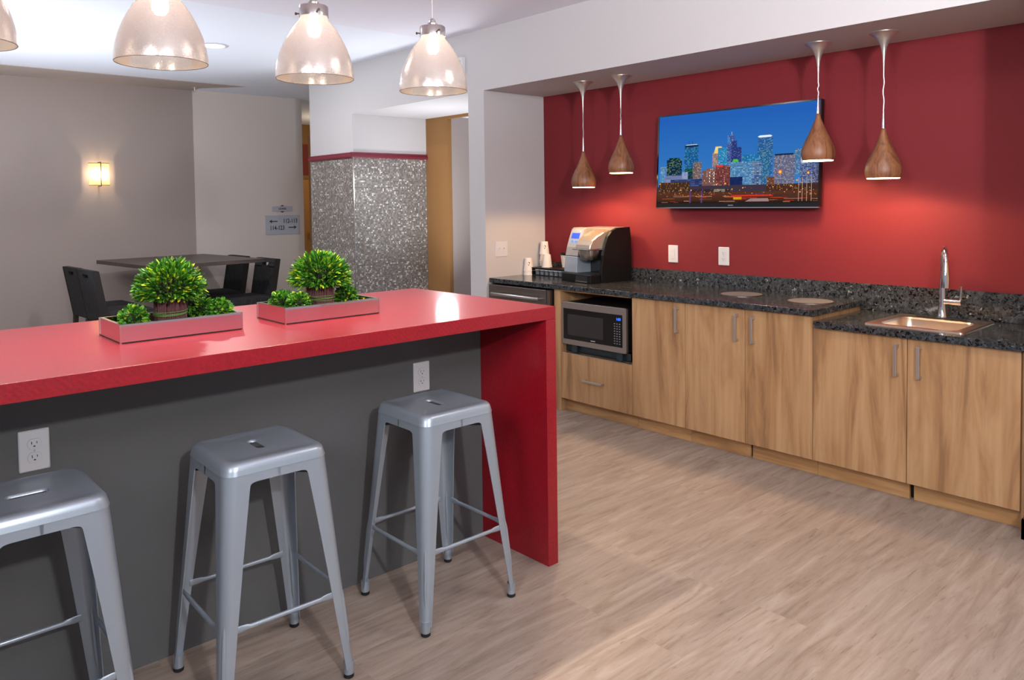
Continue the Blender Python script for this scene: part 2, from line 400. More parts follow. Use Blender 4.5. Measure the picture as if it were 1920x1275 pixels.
# ------------------------------------------------------------ outlets and switches (local: face looks to -Y, x right)
def outlet(loc, rz, label, kind='duplex', group=None, w=.0775, h=.118):
    t = thing('electrical_outlet' if kind != 'switch' else 'light_switch', label, 'outlet' if kind != 'switch' else 'switch', loc, rz, group)
    pl = MB().loft([[(x, 0, z) for x, z, _ in rrect(w/2, h/2, .004, 0, 3)], [(x, -.0035, z) for x, z, _ in rrect(w/2, h/2, .004, 0, 3)],
                    [(x, -.006, z) for x, z, _ in rrect(w/2-.003, h/2-.003, .003, 0, 3)]]).build('cover_plate', 'plastic_white', t)
    if kind == 'duplex':
        for s in (1, -1):
            zc = s*.0195
            lp = []
            for a in range(28):
                an = 2*PI*a/28; x = .0172*math.cos(an); z = .0172*math.sin(an); z = max(-.0142, min(.0142, z)); lp.append((x, z))
            q = MB().loft([[(x, -.006, z+zc) for x, z in lp], [(x, -.0082, z+zc) for x, z in lp]]).build('receptacle', 'plastic_white', t)
            MB().loft([[(x*1.05, -.0058, z*1.06+zc) for x, z in lp], [(x*1.05, -.0064, z*1.06+zc) for x, z in lp]]).build('seam', 'plastic_line', q)
            sl = MB(); sl.box(-.0075, -.0055, -.0086, -.008, zc-.0008, zc+.0072).box(.0055, .0073, -.0086, -.008, zc+.0004, zc+.0068)
            sl.prism([(.0028*math.cos(a*PI/6), zc-.0072+max(-.0012, .0028*math.sin(a*PI/6))) for a in range(12)], -.0086, -.008, 'y')
            sl.build('slots', 'slot_dark', q)
        MB().lathe([(.0025, 0), (.002, .001)], 12, (0, 0, 0), cap1=True, axis='y').build('screw', 'plastic_line', t, loc=(0, -.0075, 0))
    elif kind == 'decora':
        q = B(-.0165, .0165, -.0085, -.006, -.0335, .0335).build('rocker_insert', 'plastic_white', t, bevel=.0008)
        B(-.0175, .0175, -.0064, -.0058, -.0345, .0345).build('seam', 'plastic_line', q)
        for zc in (.018, -.02):
            MB().box(-.007, -.0055, -.0092, -.0084, zc-.003, zc+.004).box(.0055, .007, -.0092, -.0084, zc-.002, zc+.004).box(-.002, .002, -.0092, -.0084, zc-.011, zc-.0075).build('slots', 'plastic_line', q)
    else:
        for s in (-1, 1):
            q = B(s*.023-.005, s*.023+.005, -.0075, -.006, -.012, .012).build('toggle_bezel', 'plastic_white', t)
            B(s*.023-.003, s*.023+.003, -.016, -.0075, .0, .008).build('toggle', 'plastic_white', q, bevel=.001)
    return t
G1 = None
outlet((.4525, YG, .748), 0, 'white duplex outlet on grey kneewall above the leftmost metal stool')
outlet((1.801, YG, .743), 0, 'white duplex outlet on grey kneewall just behind the rightmost metal stool')
outlet((XW, 3.21, 1.0705), PI*1.5, 'white rocker style outlet on red wall nearest the coffee maker', 'decora')
outlet((XW, 2.814, 1.0715), PI*1.5, 'white duplex outlet on red wall below middle of television')
outlet((3.883, YJ, 1.082), 0, 'white double toggle switch on beige wall left of coffee cups', 'switch', w=.122)

# ------------------------------------------------------------ metal stools
def make_stool(slot_along_y=False):
    t = thing('metal_bar_stool', '', 'stool')
    ZT = .718; n = 8
    def R(h, r, z): return rrect(h, h, r, z, n)
    sw, sl = (.0135, .046)
    hx, hy = (sw, sl) if slot_along_y else (sl, sw)
    loops = [rrect(hx-.001, hy-.001, sw-.001, ZT-.009, n), rrect(hx, hy, sw, ZT-.006, n), rrect(hx+.004, hy+.004, sw+.004, ZT-.0025, n),
             rrect(.08, .08, .03, ZT-.003, n), R(.122, .022, ZT-.003), R(.128, .026, ZT-.0005), R(.138, .03, ZT), R(.147, .035, ZT-.003), R(.1530, .038, ZT-.010),
             R(.1560, .039, ZT-.022), R(.1590, .040, ZT-.034), R(.1560, .038, ZT-.034), R(.150, .036, ZT-.02), R(.14, .03, ZT-.008), R(.09, .03, ZT-.008), rrect(hx+.003, hy+.003, sw+.003, ZT-.012, n)]
    MB().loft(loops, False, False).build('seat', 'stool_metal', t, smooth=True)
    def h(z): return .1565+(.205-.1565)*((.69-z)/(.69-.03))
    def w(z):
        tab = [(.0, .028), (.03, .029), (.25, .043), (.5, .060), (.638, .0715), (.648, .0725), (.653, .0745), (.656, .079), (.6575, .0845), (.6585, .092), (.6590, .162), (.69, .162)]
        for (a, b), (c, d) in zip(tab, tab[1:]):
            if z <= c: return b+(d-b)*(z-a)/(c-a)
        return tab[-1][1]
    zs = [.03, .08, .16, .25, .35, .45, .55, .60, .638, .648, .653, .656, .6575, .6585, .659, .69]
    def legmesh(qx, qy):
        mb = MB(); loops = []
        for z in zs:
            hh = h(z); ww = w(z); r = .020+.018*(z/.69); r = min(r, ww*.8); th = .0028
            def path(o):
                H_ = hh-o; P = [(hh-ww, H_)]
                for i in range(9):
                    a = PI/2-(PI/2)*i/8; rr = max(r-o, .004); P.append((hh-r+rr*math.cos(a), hh-r+rr*math.sin(a)))
                P.append((H_, hh-ww)); return P
            L = path(0)+list(reversed(path(th)))
            loops.append([(x*qx, y*qy, z) for x, y in L])
        mb.loft(loops); return mb
    for qx, qy in ((-1, -1), (1, -1), (1, 1), (-1, 1)):
        lg = legmesh(qx, qy).build('leg', 'stool_metal', t, smooth=True, ang=50)
        # pressed rib on the outer corner
        P = []
        for i in range(7):
            z = .09+.20*i/6; hh = h(z); r = .020+.018*(z/.69); c = hh-r+(r-.0026)*math.cos(PI/4); P.append((c*qx, c*qy, z))
        MB().tube(P, [.002, .0058, .0062, .0062, .0062, .0058, .002], 10).build('pressed_rib', 'stool_metal', lg, smooth=True)
        f = MB().lathe([(.0150, .012), (.0155, .035), (.0155, .052)], 20, (qx*.1905, qy*.1905, 0), True, True).build('foot_cap', 'stool_metal', lg, smooth=True)
        MB().lathe([(.012, 0), (.0155, .003), (.0155, .013)], 20, (qx*.1905, qy*.1905, 0), True, True).build('rubber_foot', 'rubber', lg, smooth=True)
    zc = .265; hh = h(zc)-.004; e = hh-w(zc)+.012
    for k_ in range(4):
        M = Matrix.Rotation(k_*PI/2, 4, 'Z')
        pts = [M @ Vector((x, -hh, zc)) for x in (-e, -e+.018, -e+.036, -e+.046, 0, e-.046, e-.036, e-.018, e)]
        MB().tube(pts, .0068, 12, flat=[(.35, 1.5), (.35, 1.5), (.5, 1.3), (1, 1), (1, 1), (1, 1), (.5, 1.3), (.35, 1.5), (.35, 1.5)]).build('crossbar', 'stool_metal', t, smooth=True)
    br = MB()
    for a in (PI/4, -PI/4):
        M = Matrix.Rotation(a, 4, 'Z'); br.box(-.2, .2, -.012, .012, .634, .638, M)
    br.build('seat_brace', 'stool_dark', t)
    return t
GS = 'metal stools lined up along the bar'
st = make_stool(False); st.location = (.385, 2.285, 0); st['group'] = GS
st['label'] = 'silver metal bar stool nearest the left edge, partly cut off'
st2 = make_stool(True); st2.location = (.985, 2.272, 0); st2.rotation_euler.z = math.radians(-1.5); st2['label'] = 'silver metal bar stool in the middle of the row'; st2['group'] = GS
st3 = dup(st2, (1.663, 2.288, 0), 0, 'silver metal bar stool beside the red end panel of the bar', GS)

# ------------------------------------------------------------ planters on the bar
def leafmesh(mb, p, d, L, W, col):
    d = d.normalized(); s_ = d.cross(Vector((0, 0, 1)))
    if s_.length < .1: s_ = Vector((1, 0, 0))
    s_.normalize(); s_ = (Matrix.Rotation(random.uniform(-1.2, 1.2), 3, d) @ s_); nrm = s_.cross(d)
    q = [p, p+d*L*.35+s_*W*.5+nrm*.1*W, p+d*L*.75+s_*W*.42, p+d*L-nrm*.1*L, p+d*L*.75-s_*W*.42, p+d*L*.35-s_*W*.5+nrm*.1*W, p+d*L*.5-nrm*.18*W]
    mb.add(q, [(0, 1, 6), (1, 2, 6), (2, 3, 6), (3, 4, 6), (4, 5, 6), (5, 0, 6)], col)
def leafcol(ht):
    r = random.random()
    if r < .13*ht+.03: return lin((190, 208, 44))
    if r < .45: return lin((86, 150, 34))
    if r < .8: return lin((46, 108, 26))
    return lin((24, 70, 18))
def boxwood(loc, label, seed, group):
    random.seed(seed)
    t = thing('boxwood_topiary', label, 'plant', loc, 0, group)
    mb = MB(); c = Vector((0, 0, .124))
    for i in range(2600):
        u = random.uniform(-.36, 1); a = random.uniform(0, 2*PI); s_ = math.sqrt(max(0, 1-u*u))
        d = Vector((s_*math.cos(a), s_*math.sin(a), u))
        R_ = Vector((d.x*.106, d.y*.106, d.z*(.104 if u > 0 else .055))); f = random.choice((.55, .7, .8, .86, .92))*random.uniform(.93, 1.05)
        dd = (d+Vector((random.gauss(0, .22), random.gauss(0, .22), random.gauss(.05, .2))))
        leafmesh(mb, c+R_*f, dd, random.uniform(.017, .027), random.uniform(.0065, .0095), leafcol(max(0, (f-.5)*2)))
    # hidden stems core
    fo = mb.build('foliage', 'leaf', t)
    co = MB()
    for i in range(120):
        a = random.uniform(0, 2*PI); r = .04*math.sqrt(random.random()); b = random.uniform(.3, 1.25)
        co.tube([(r*math.cos(a), r*math.sin(a), .07), ((r+.04*b)*math.cos(a), (r+.04*b)*math.sin(a), .125+.07*random.random())], .0012, 4)
    co.build('stems', 'dark_fill', t)
    tw = MB()
    for ring, (n_, rr) in enumerate(((95, .047), (85, .045), (60, .042))):
        for i in range(n_):
            a = 2*PI*i/n_+random.uniform(-.04, .04); r = rr+random.uniform(-.0025, .0025); l = random.uniform(.092, .112)
            a2 = a+random.uniform(-.09, .09)
            tw.tube([(r*math.cos(a), r*math.sin(a), 0), (r*1.0*math.cos(a2), r*1.0*math.sin(a2), l)], random.uniform(.0011, .0018), 5)
    tw.lathe([(.038, 0), (.038, .09)], 20, (0, 0, 0), True, True)
    tw.build('twig_bundle', 'twig', t)
    tn = MB()
    for j in range(5):
        zz = .052+.003*j; ph = random.uniform(0, 6)
        pts = [((.0515+.001*math.sin(5*a+ph))*math.cos(a), (.0515+.001*math.sin(5*a+ph))*math.sin(a), zz+.003*math.sin(a+ph)) for a in [2*PI*i/40 for i in range(41)]]
        tn.tube(pts, .0012, 5)
    tn.build('twine', 'twine', t)
    return t
def ball(loc, r, label, seed, group):
    random.seed(seed); mb = MB()
    for i in range(int(620)):
        u = random.uniform(-.95, 1); a = random.uniform(0, 2*PI); s_ = math.sqrt(max(0, 1-u*u)); d = Vector((s_*math.cos(a), s_*math.sin(a), u))
        f = random.choice((.55, .72, .82, .86)); dd = d+Vector((random.gauss(0, .35), random.gauss(0, .35), random.gauss(.1, .3)))
        leafmesh(mb, d*r*f, dd, random.uniform(.010, .017), random.uniform(.008, .012), leafcol(.4))
    o = mb.build('boxwood_ball', 'leaf', loc=loc); co = MB()
    co.lathe([(.001, -r*.6), (r*.42, -r*.42), (r*.6, 0), (r*.42, r*.42), (.001, r*.6)], 14).build('core', 'dark_fill', o)
    return tag(o, label, 'plant', group)
def tray(loc, label, L=.375, W=.225, Hh=.058):
    t = thing('mirrored_tray', label, 'tray', loc, 0, 'mirrored trays on the bar')
    th = .010
    B(-L/2, L/2, -W/2, W/2, 0, .004).build('base_board', 'dark_fill', t)
    for nm, b in (('front_wall', (-L/2, L/2, -W/2, -W/2+th)), ('rear_wall', (-L/2, L/2, W/2-th, W/2)), ('side_wall', (-L/2, -L/2+th, -W/2+th, W/2-th)), ('side_wall', (L/2-th, L/2, -W/2+th, W/2-th))):
        wl = B(b[0], b[1], b[2], b[3], .004, Hh-.002).build(nm, 'mirror', t)
        B(b[0], b[1], b[2], b[3], Hh-.002, Hh).build('top_edge', 'silver_edge', wl)
    for sx in (-1, 1):
        for sy in (-1, 1):
            B(sx*L/2-.0022, sx*L/2+.0022, sy*W/2-.0022, sy*W/2+.0022, 0, Hh).build('corner_bead', 'silver_edge', t)
    B(-L/2+th, L/2-th, -W/2+th, W/2-th, .004, .008).build('tray_shade_sheet', 'dark_fill', t)  # dark sheet stands for the shading between the plants
    return t
tray((.868, 2.642, ZB), 'mirrored rectangular tray on red bar, the left one of two')
tray((1.390, 2.627, ZB), 'mirrored rectangular tray on red bar, the right one of two')
GB, GT = 'small boxwood balls in the trays', 'boxwood topiaries in the trays'
zt = ZB+.0085
boxwood((.868, 2.652, zt), 'bushy boxwood topiary on a twig bundle in the left tray', 3, GT)
boxwood((1.405, 2.640, zt), 'bushy boxwood topiary on a twig bundle in the right tray', 11, GT)
ball((.742, 2.612, zt+.050), .044, 'small boxwood ball alone at left end of the left tray', 5, GB)
ball((.985, 2.690, zt+.050), .042, 'small boxwood ball close behind topiary at right of left tray', 6, GB)
ball((1.015, 2.615, zt+.050), .042, 'small boxwood ball in right front corner of left tray', 8, GB)
ball((1.262, 2.665, zt+.050), .043, 'small boxwood ball in left rear corner of right tray', 9, GB)
ball((1.290, 2.590, zt+.050), .041, 'small boxwood ball in front left of topiary in right tray', 10, GB)
ball((1.512, 2.640, zt+.050), .043, 'small boxwood ball at right end of the right tray', 12, GB)

# ------------------------------------------------------------ glass bell pendants over the bar
def bell(loc, label, group):
    """origin: centre of rim plane"""
    t = thing('glass_pendant_lamp', label, 'pendant lamp', loc, 0, group)
    prof = [(.1410, 0), (.1412, .012), (.1395, .030), (.1355, .055), (.129, .080), (.120, .105), (.109, .130), (.096, .155), (.082, .178), (.067, .198), (.056, .210), (.0515, .218), (.0505, .228)]
    inner = [(r-.0025, z) for r, z in reversed(prof)]
    gs = MB().lathe(prof, 72).build('glass_shade', 'seeded_glass', t, smooth=True, ang=80)
    MB().lathe([prof[0]]+[(.1398, -.0014), inner[-1]], 72).build('rim_edge', 'glass_rim', gs, smooth=True)
    MB().lathe(inner, 72).build('inner_coating', 'gold_coating', gs, smooth=True, ang=80)
    cl = MB().lathe([(.0505, .226), (.053, .226), (.053, .262), (.050, .266), (.020, .268), (.020, .280), (.014, .284), (.013, .292), (.004, .300)], 40, (0, 0, 0), True, True).build('metal_collar', 'silver_edge', t, smooth=True)
    for a in (.3, .3+2*PI/3, .3+4*PI/3):
        MB().lathe([(.0025, .05), (.0025, .062), (.005, .063), (.005, .069)], 10, axis='x', cap1=True).build('thumb_screw', 'tin_edge', cl, smooth=True, loc=(0, 0, .240)).rotation_euler = (0, 0, a)
    MB().lathe([(.016, .155), (.024, .168), (.026, .182), (.022, .198), (.014, .210), (.013, .225)], 24, (0, 0, 0), True, True).build('light_bulb', 'bulb', t, smooth=True)
    zc = ZC-loc[2]
    MB().tube([(0, 0, .298), (0, 0, zc-.02)], .0022, 8).build('cord', 'cord_clear', t, smooth=True)
    MB().lathe([(.06, zc), (.06, zc-.012), (.02, zc-.022), (.004, zc-.03)], 32, (0, 0, 0), True, True).build('ceiling_canopy', 'silver_edge', t, smooth=True)
    lt = bpy.data.lights.new('bulb_light', 'POINT'); lt.energy = .5; lt.color = (.97, .97, 1); lt.shadow_soft_size = .03
    l3 = bpy.data.lights.new('bulb_downlight', 'SPOT'); l3.energy = 50; l3.color = (1, .82, .64); l3.spot_size = math.radians(90); l3.spot_blend = .5; l3.shadow_soft_size = .03
    l4 = bpy.data.objects.new('bulb_downlight', l3); COL.objects.link(l4); l4.location = (loc[0], loc[1], loc[2]+.13)
    lo = bpy.data.objects.new('bulb_light', lt); COL.objects.link(lo); lo.location = (loc[0], loc[1], loc[2]+.12)
GP = 'glass bell pendants above the bar'
for x, lb in ((.322, 'glass bell pendant at far left, only its right edge in view'), (.862, 'largest looking glass bell pendant, above the left tray'),
              (1.405, 'glass bell pendant above right tray, second from the right'), (1.944, 'rightmost glass bell pendant hanging on a visible thin wire')):
    bell((x, 2.646, 1.903), lb, GP)

# ------------------------------------------------------------ wooden drop pendants over the counter
def drop(y, zb, label):
    t = thing('wooden_pendant_lamp', label, 'pendant lamp', (4.03, y, zb), 0, 'wooden teardrop pendants above the kitchen counter')
    hS = .250
    prof = [(.078, 0), (.0835, .012), (.0865, .030), (.086, .048), (.081, .070), (.071, .095), (.059, .120), (.047, .145), (.036, .170), (.026, .195), (.018, .215), (.012, .235), (.009, hS)]
    inner = [(r-.004, z) for r, z in reversed(prof[:10])]
    MB().lathe(prof+[(.004, hS)]+[(.004, .2)]+inner+[prof[0]], 48).build('shade', 'shade_wood', t, smooth=True, ang=80)
    MB().lathe([(.0770, .002), (.076, -.004), (.0, -.0045)], 48).build('diffuser', 'diffuser', t, smooth=True)
    MB().lathe([(.0088, hS), (.0075, hS+.03), (.0045, hS+.08), (.003, hS+.10)], 16, (0, 0, 0), True, True).build('cord_sleeve', 'silver_edge', t, smooth=True)
    zc = ZH-zb; random.seed(int(y*100))
    ph = random.uniform(0, 6); n = 26; z0, z1 = hS+.09, zc-.20
    pts = [(.0022*math.sin(ph+i*.5)*math.sin(PI*i/n), .0022*math.cos(ph*1.7+i*.4)*math.sin(PI*i/n), z0+(z1-z0)*i/n) for i in range(n+1)]
    MB().tube(pts, .0034, 8).build('cord', 'cord_clear', t, smooth=True)
    MB().lathe([(.0034, zc-.215), (.0045, zc-.17), (.0065, zc-.13), (.010, zc-.098), (.016, zc-.072), (.027, zc-.044), (.043, zc-.022), (.061, zc-.009), (.070, zc-.004), (.070, zc)], 40, (0, 0, 0), True, True).build('ceiling_canopy', 'nickel', t, smooth=True)
    lt = bpy.data.lights.new('pendant_light', 'SPOT'); lt.energy = 16; lt.color = (1, .60, .30); lt.spot_size = math.radians(164); lt.spot_blend = .25; lt.shadow_soft_size = .05
    lo = bpy.data.objects.new('pendant_light', lt); COL.objects.link(lo); lo.location = (4.03, y, zb-.02)
drop(3.736, 1.534, 'wooden teardrop pendant furthest left, right above the coffee maker')
drop(3.395, 1.622, 'wooden teardrop pendant second from left, higher than its neighbour')
drop(2.025, 1.640, 'wooden teardrop pendant overlapping right end of the television')
drop(1.682, 1.535, 'wooden teardrop pendant furthest right, nearest above the sink')

# ------------------------------------------------------------ television
tvx, tvy, tvz = XW, 2.700, 1.694
t = thing('television', 'wall mounted flat television showing a city skyline at dusk', 'television', (tvx, tvy, tvz))
W2, H2 = .572, .308
M = Matrix.Translation((-.085, 0, 0)) @ Matrix.Rotation(math.radians(3.0), 4, 'Y') @ Matrix.Rotation(-PI/2, 4, 'Z')   # local: x right, -y out of the screen
def tvbuild(mb, name, m, par, **k):
    mb.v = [tuple(M @ Vector(p)) for p in mb.v]; return mb.build(name, m, par, **k)
casing = tvbuild(B(-W2, W2, 0, .035, -H2, H2), 'casing', 'black_gloss', t, bevel=.004)
B(-.05, -.0005, -.2, .2, -.15, .15).build('wall_bracket', 'black_satin', t)
tvbuild(B(-W2, W2, -.006, .012, -H2-.004, -H2+.001), 'lower_trim', 'chrome', t)
bz = MB()
sL, sR, sB, sT = -W2+.008, W2-.008, -H2+.026, H2-.009
bz.box(-W2, sL, -.004, 0, -H2, H2).box(sR, W2, -.004, 0, -H2, H2).box(sL, sR, -.004, 0, -H2, sB).box(sL, sR, -.004, 0, sT, H2)
tvbuild(bz, 'bezel', 'black_gloss', t)
tvbuild(B(-.018, .018, -.0046, -.004, -H2+.010, -H2+.0155), 'maker_badge', 'brushed', t)
# picture, laid out in picture units (0..1000 across, 0..560 up)
pic = MB(); PW, PH = sR-sL, sT-sB; random.seed(21)
layer = [0]
def q(x0, x1, y0, y1, c, x2=None, x3=None):
    """quad: x0..x1 at bottom y0, x2..x3 at top y1"""
    x0, x1 = max(0, min(1000, x0)), max(0, min(1000, x1)); y0, y1 = max(0, y0), min(560, y1)
    x2 = x0 if x2 is None else x2; x3 = x1 if x3 is None else x3
    if x1 <= x0 or y1 <= y0: return
    dd = -.0006-.000012*layer[0]
    P = lambda x, y: (sL+PW*x/1000, dd, sB+PH*y/560)
    pic.add([P(x0, y0), P(x1, y0), P(x3, y1), P(x2, y1)], [(0, 1, 2, 3)], lin(c))
for i in range(28):
    f = i/27; q(0, 1000, 20*i, 20*i+20, (int(62-26*f), int(132-36*f), int(196-14*f)))
def U(px): return (px-75)/1.675
def V(py): return (1165-py)*.60       # picture-height from the traced outline
def tower(x0, x1, top, base, body, wins, dens, nx, ny, inset=.12):
    layer[0] += 3; X0, X1, Y1, Y0 = U(x0), U(x1), V(top), V(base); q(X0, X1, Y0, Y1, body); layer[0] += 3
    dx = (X1-X0)/nx; dy = (Y1-Y0)/ny
    for i in range(nx):
        for j in range(ny):
            if random.random() < dens:
                c = random.choice(wins); s_ = random.uniform(.7, 1.0); c = tuple(min(255, int((a*.72+b*.28)*s_)) for a, b in zip(c, body))
                q(X0+dx*(i+inset), X0+dx*(i+1-inset), Y0+dy*(j+.22), Y0+dy*(j+.78), c)
CY = [(110, 210, 240), (60, 160, 215), (160, 225, 245), (30, 110, 180)]
BW = [(200, 220, 240), (150, 185, 225), (235, 235, 225), (90, 130, 190)]
TN = [(225, 200, 170), (190, 160, 140), (240, 225, 200), (120, 90, 90)]
tower(100, 182, 770, 940, (70, 130, 180), BW, .8, 7, 14)
tower(178, 358, 700, 900, (22, 40, 60), [(90, 200, 130), (200, 220, 90), (60, 150, 190), (230, 240, 180)], .6, 14, 16)
tower(205, 330, 680, 705, (20, 40, 46), [(90, 200, 130)], .5, 8, 2)
tower(385, 545, 575, 910, (24, 84, 140), CY, .8, 13, 30)
tower(388, 542, 555, 577, (26, 40, 70), [(40, 60, 100)], .3, 6, 1); layer[0] += 3
q(U(392), U(538), V(557), V(550), (200, 220, 235), U(410), U(525)); q(U(434), U(437), V(550), V(508), (30, 40, 70)); q(U(474), U(477), V(550), V(512), (30, 40, 70))
tower(395, 500, 800, 910, (20, 50, 60), [(80, 180, 120), (60, 130, 140)], .6, 8, 9)
tower(486, 585, 738, 910, (110, 92, 96), TN, .7, 8, 14)
tower(702, 762, 650, 800, (150, 120, 120), TN, .8, 5, 14)
layer[0] += 3; q(U(718), U(770), V(660), V(590), (235, 205, 130), U(735), U(800)); q(U(735), U(808), V(625), V(600), (250, 225, 150))
tower(762, 905, 605, 780, (40, 130, 180), CY+[(230, 245, 250)], .75, 11, 20)
tower(862, 935, 485, 760, (60, 84, 150), [(210, 220, 240), (90, 110, 180)], .6, 6, 26); layer[0] += 2; q(U(862), U(900), V(560), V(485), (62, 132, 196), U(862), U(862.5))
q(U(904), U(908), V(485), V(452), (200, 210, 230))
tower(905, 962, 545, 760, (44, 54, 120), [(150, 170, 220), (70, 80, 150)], .6, 5, 22)
tower(905, 1010, 610, 770, (42, 52, 118), [(160, 180, 225), (70, 80, 150), (60, 110, 180)], .55, 9, 18); layer[0] += 3
q(U(918), U(985), V(755), V(728), (80, 190, 60), U(930), U(970))
tower(1175, 1322, 530, 900, (40, 90, 150), BW+CY, .6, 12, 36)
layer[0] += 4; q(U(1190), U(1300), V(532), V(522), (220, 235, 245), U(1172), U(1316)); q(U(1172), U(1316), V(522), V(512), (245, 248, 250), U(1195), U(1295))
tower(1015, 1258, 690, 860, (30, 110, 165), CY+[(220, 240, 245)], .7, 18, 12)
tower(1200, 1300, 655, 1040, (44, 96, 140), CY+[(220, 240, 200)], .75, 9, 36)
tower(890, 1210, 757, 1035, (70, 120, 170), [(150, 210, 240), (190, 230, 245), (100, 170, 220)], .85, 20, 18, .04)
tower(1128, 1215, 757, 1035, (60, 90, 140), [(220, 235, 240), (170, 200, 230)], .8, 4, 18, .06)
tower(1335, 1535, 712, 1000, (100, 100, 130), TN+BW, .75, 16, 24)
tower(1345, 1520, 700, 715, (30, 40, 60), [(40, 50, 80)], .3, 4, 1)
tower(1535, 1604, 662, 900, (60, 110, 160), BW+[(170, 220, 160)], .7, 6, 20)
tower(1585, 1755, 735, 1000, (70, 84, 130), [(235, 240, 245), (170, 190, 225)], .7, 14, 20)
tower(1700, 1765, 860, 1010, (70, 70, 110), [(200, 205, 225)], .6, 6, 10)
tower(1590, 1655, 735, 800, (180, 200, 220), [(240, 245, 250)], .8, 5, 5)
tower(165, 380, 868, 945, (110, 120, 165), [(150, 160, 200)], .5, 3, 4)
tower(365, 432, 835, 915, (140, 150, 190), [(170, 180, 210)], .5, 3, 4)
tower(230, 610, 912, 1010, (50, 62, 110), [(90, 104, 150), (40, 50, 96)], .6, 8, 5, .02)
tower(595, 760, 830, 1060, (120, 80, 76), [(250, 225, 190), (180, 130, 120)], .45, 9, 10, .25)
tower(640, 760, 808, 900, (130, 88, 84), [(250, 235, 210)], .6, 6, 4, .3)
tower(745, 900, 785, 1050, (116, 60, 58), [(230, 180, 160), (150, 80, 76), (60, 36, 50)], .7, 9, 14, .2); layer[0] += 3
q(U(752), U(822), V(800), V(778), (226, 60, 60))
for x in (690, 735): 
    for y in (845, 875, 905, 935): q(U(x-14), U(x-6), V(y+14), V(y), (255, 246, 225)); q(U(x+2), U(x+10), V(y+14), V(y), (40, 30, 36))
tower(900, 1030, 905, 1030, (26, 40, 92), [(40, 60, 120), (30, 44, 100)], .6, 6, 6)
layer[0] += 2; q(0, 1000, V(1080), V(985), (62, 52, 66))
tower(90, 455, 940, 1090, (74, 48, 36), [(240, 190, 100), (200, 140, 70), (60, 40, 34), (50, 36, 40)], .75, 26, 6, .22)
tower(1275, 1345, 915, 1000, (110, 64, 50), TN, .5, 4, 5)
tower(1270, 1765, 990, 1070, (70, 44, 36), [(200, 140, 80), (110, 60, 40), (60, 40, 60)], .5, 40, 5, .1)
layer[0] += 3
tower(450, 900, 1020, 1110, (52, 38, 44), [(90, 60, 50), (120, 120, 110), (60, 50, 60)], .5, 30, 6, .1)
tower(730, 850, 1022, 1110, (128, 126, 104), [(140, 138, 118)], .6, 4, 3, 0); layer[0] += 3; q(U(790), U(808), V(1090), V(1040), (30, 26, 30))
layer[0] += 3
for i in range(9):
    f = i/8; q(0, 1000, 62-7.5*(i+1)+7.5, 62-7.5*i+7.5, (int(92-30*f), int(52-14*f), int(36-6*f)))
q(0, 1000, 0, 12, (40, 28, 26)); layer[0] += 3
for i in range(46):
    x = random.uniform(20, 980); y = random.uniform(4, 58); l = random.uniform(20, 110)
    q(x, x+l, y, y+random.uniform(1.2, 3), random.choice([(196, 110, 50), (150, 90, 60), (210, 60, 40), (80, 60, 90), (60, 36, 34), (214, 150, 110)]))
q(U(890), U(1340), V(1100), V(1084), (200, 50, 36), U(930), U(1330)); q(U(940), U(1026), V(1130), V(1104), (206, 150, 30)); q(U(1060), U(1300), V(1150), V(1120), (150, 130, 130), U(1120), U(1290))
for x in (160, 270, 860, 1130, 1330): q(U(x), U(x+5), V(1165), V(1050), (58, 44, 50))
for x in (465, 595): q(U(x-8), U(x+9), V(1160), V(1035), (92, 64, 118))
for x in (1575, 1608, 1648, 1690): q(U(x), U(x+4), V(1150), V(930), (200, 170, 150))
q(U(100), U(1765), V(1056), V(1053), (60, 44, 50)); layer[0] += 4
random.seed(5)
for x, y, r in [(1400, 872, 22), (757, 975, 11), (850, 968, 11), (105, 955, 9), (475, 1028, 9), (355, 1022, 8), (1036, 1015, 8), (925, 1025, 7), (1505, 1005, 9), (1560, 955, 10), (1336, 1012, 7), (1590, 1065, 8), (1385, 990, 5), (1440, 998, 5), (1280, 996, 5), (1660, 890, 14)]+[(random.uniform(110, 1750), random.uniform(1010, 1090), random.uniform(2, 5)) for _ in range(90)]:
    for k_, cc in ((1., (214, 120, 40)), (.55, (255, 214, 130))):
        rx = r*k_; dd = -.0006-.000012*(layer[0]+(3 if k_ < 1 else 0))
        pts = []
        for a in range(8):
            X = max(2, min(998, U(x)+rx*math.cos(a*PI/4)/1.675)); Y = V(y)+rx*.6*math.sin(a*PI/4); pts.append((sL+PW*X/1000, dd, sB+PH*max(0, Y)/560))
        pic.add(pts, [tuple(range(8))], lin(cc))
o = tvbuild(pic, 'screen_image', 'screen_picture', t); o['label'] = 'lit city skyline under a blue sky'

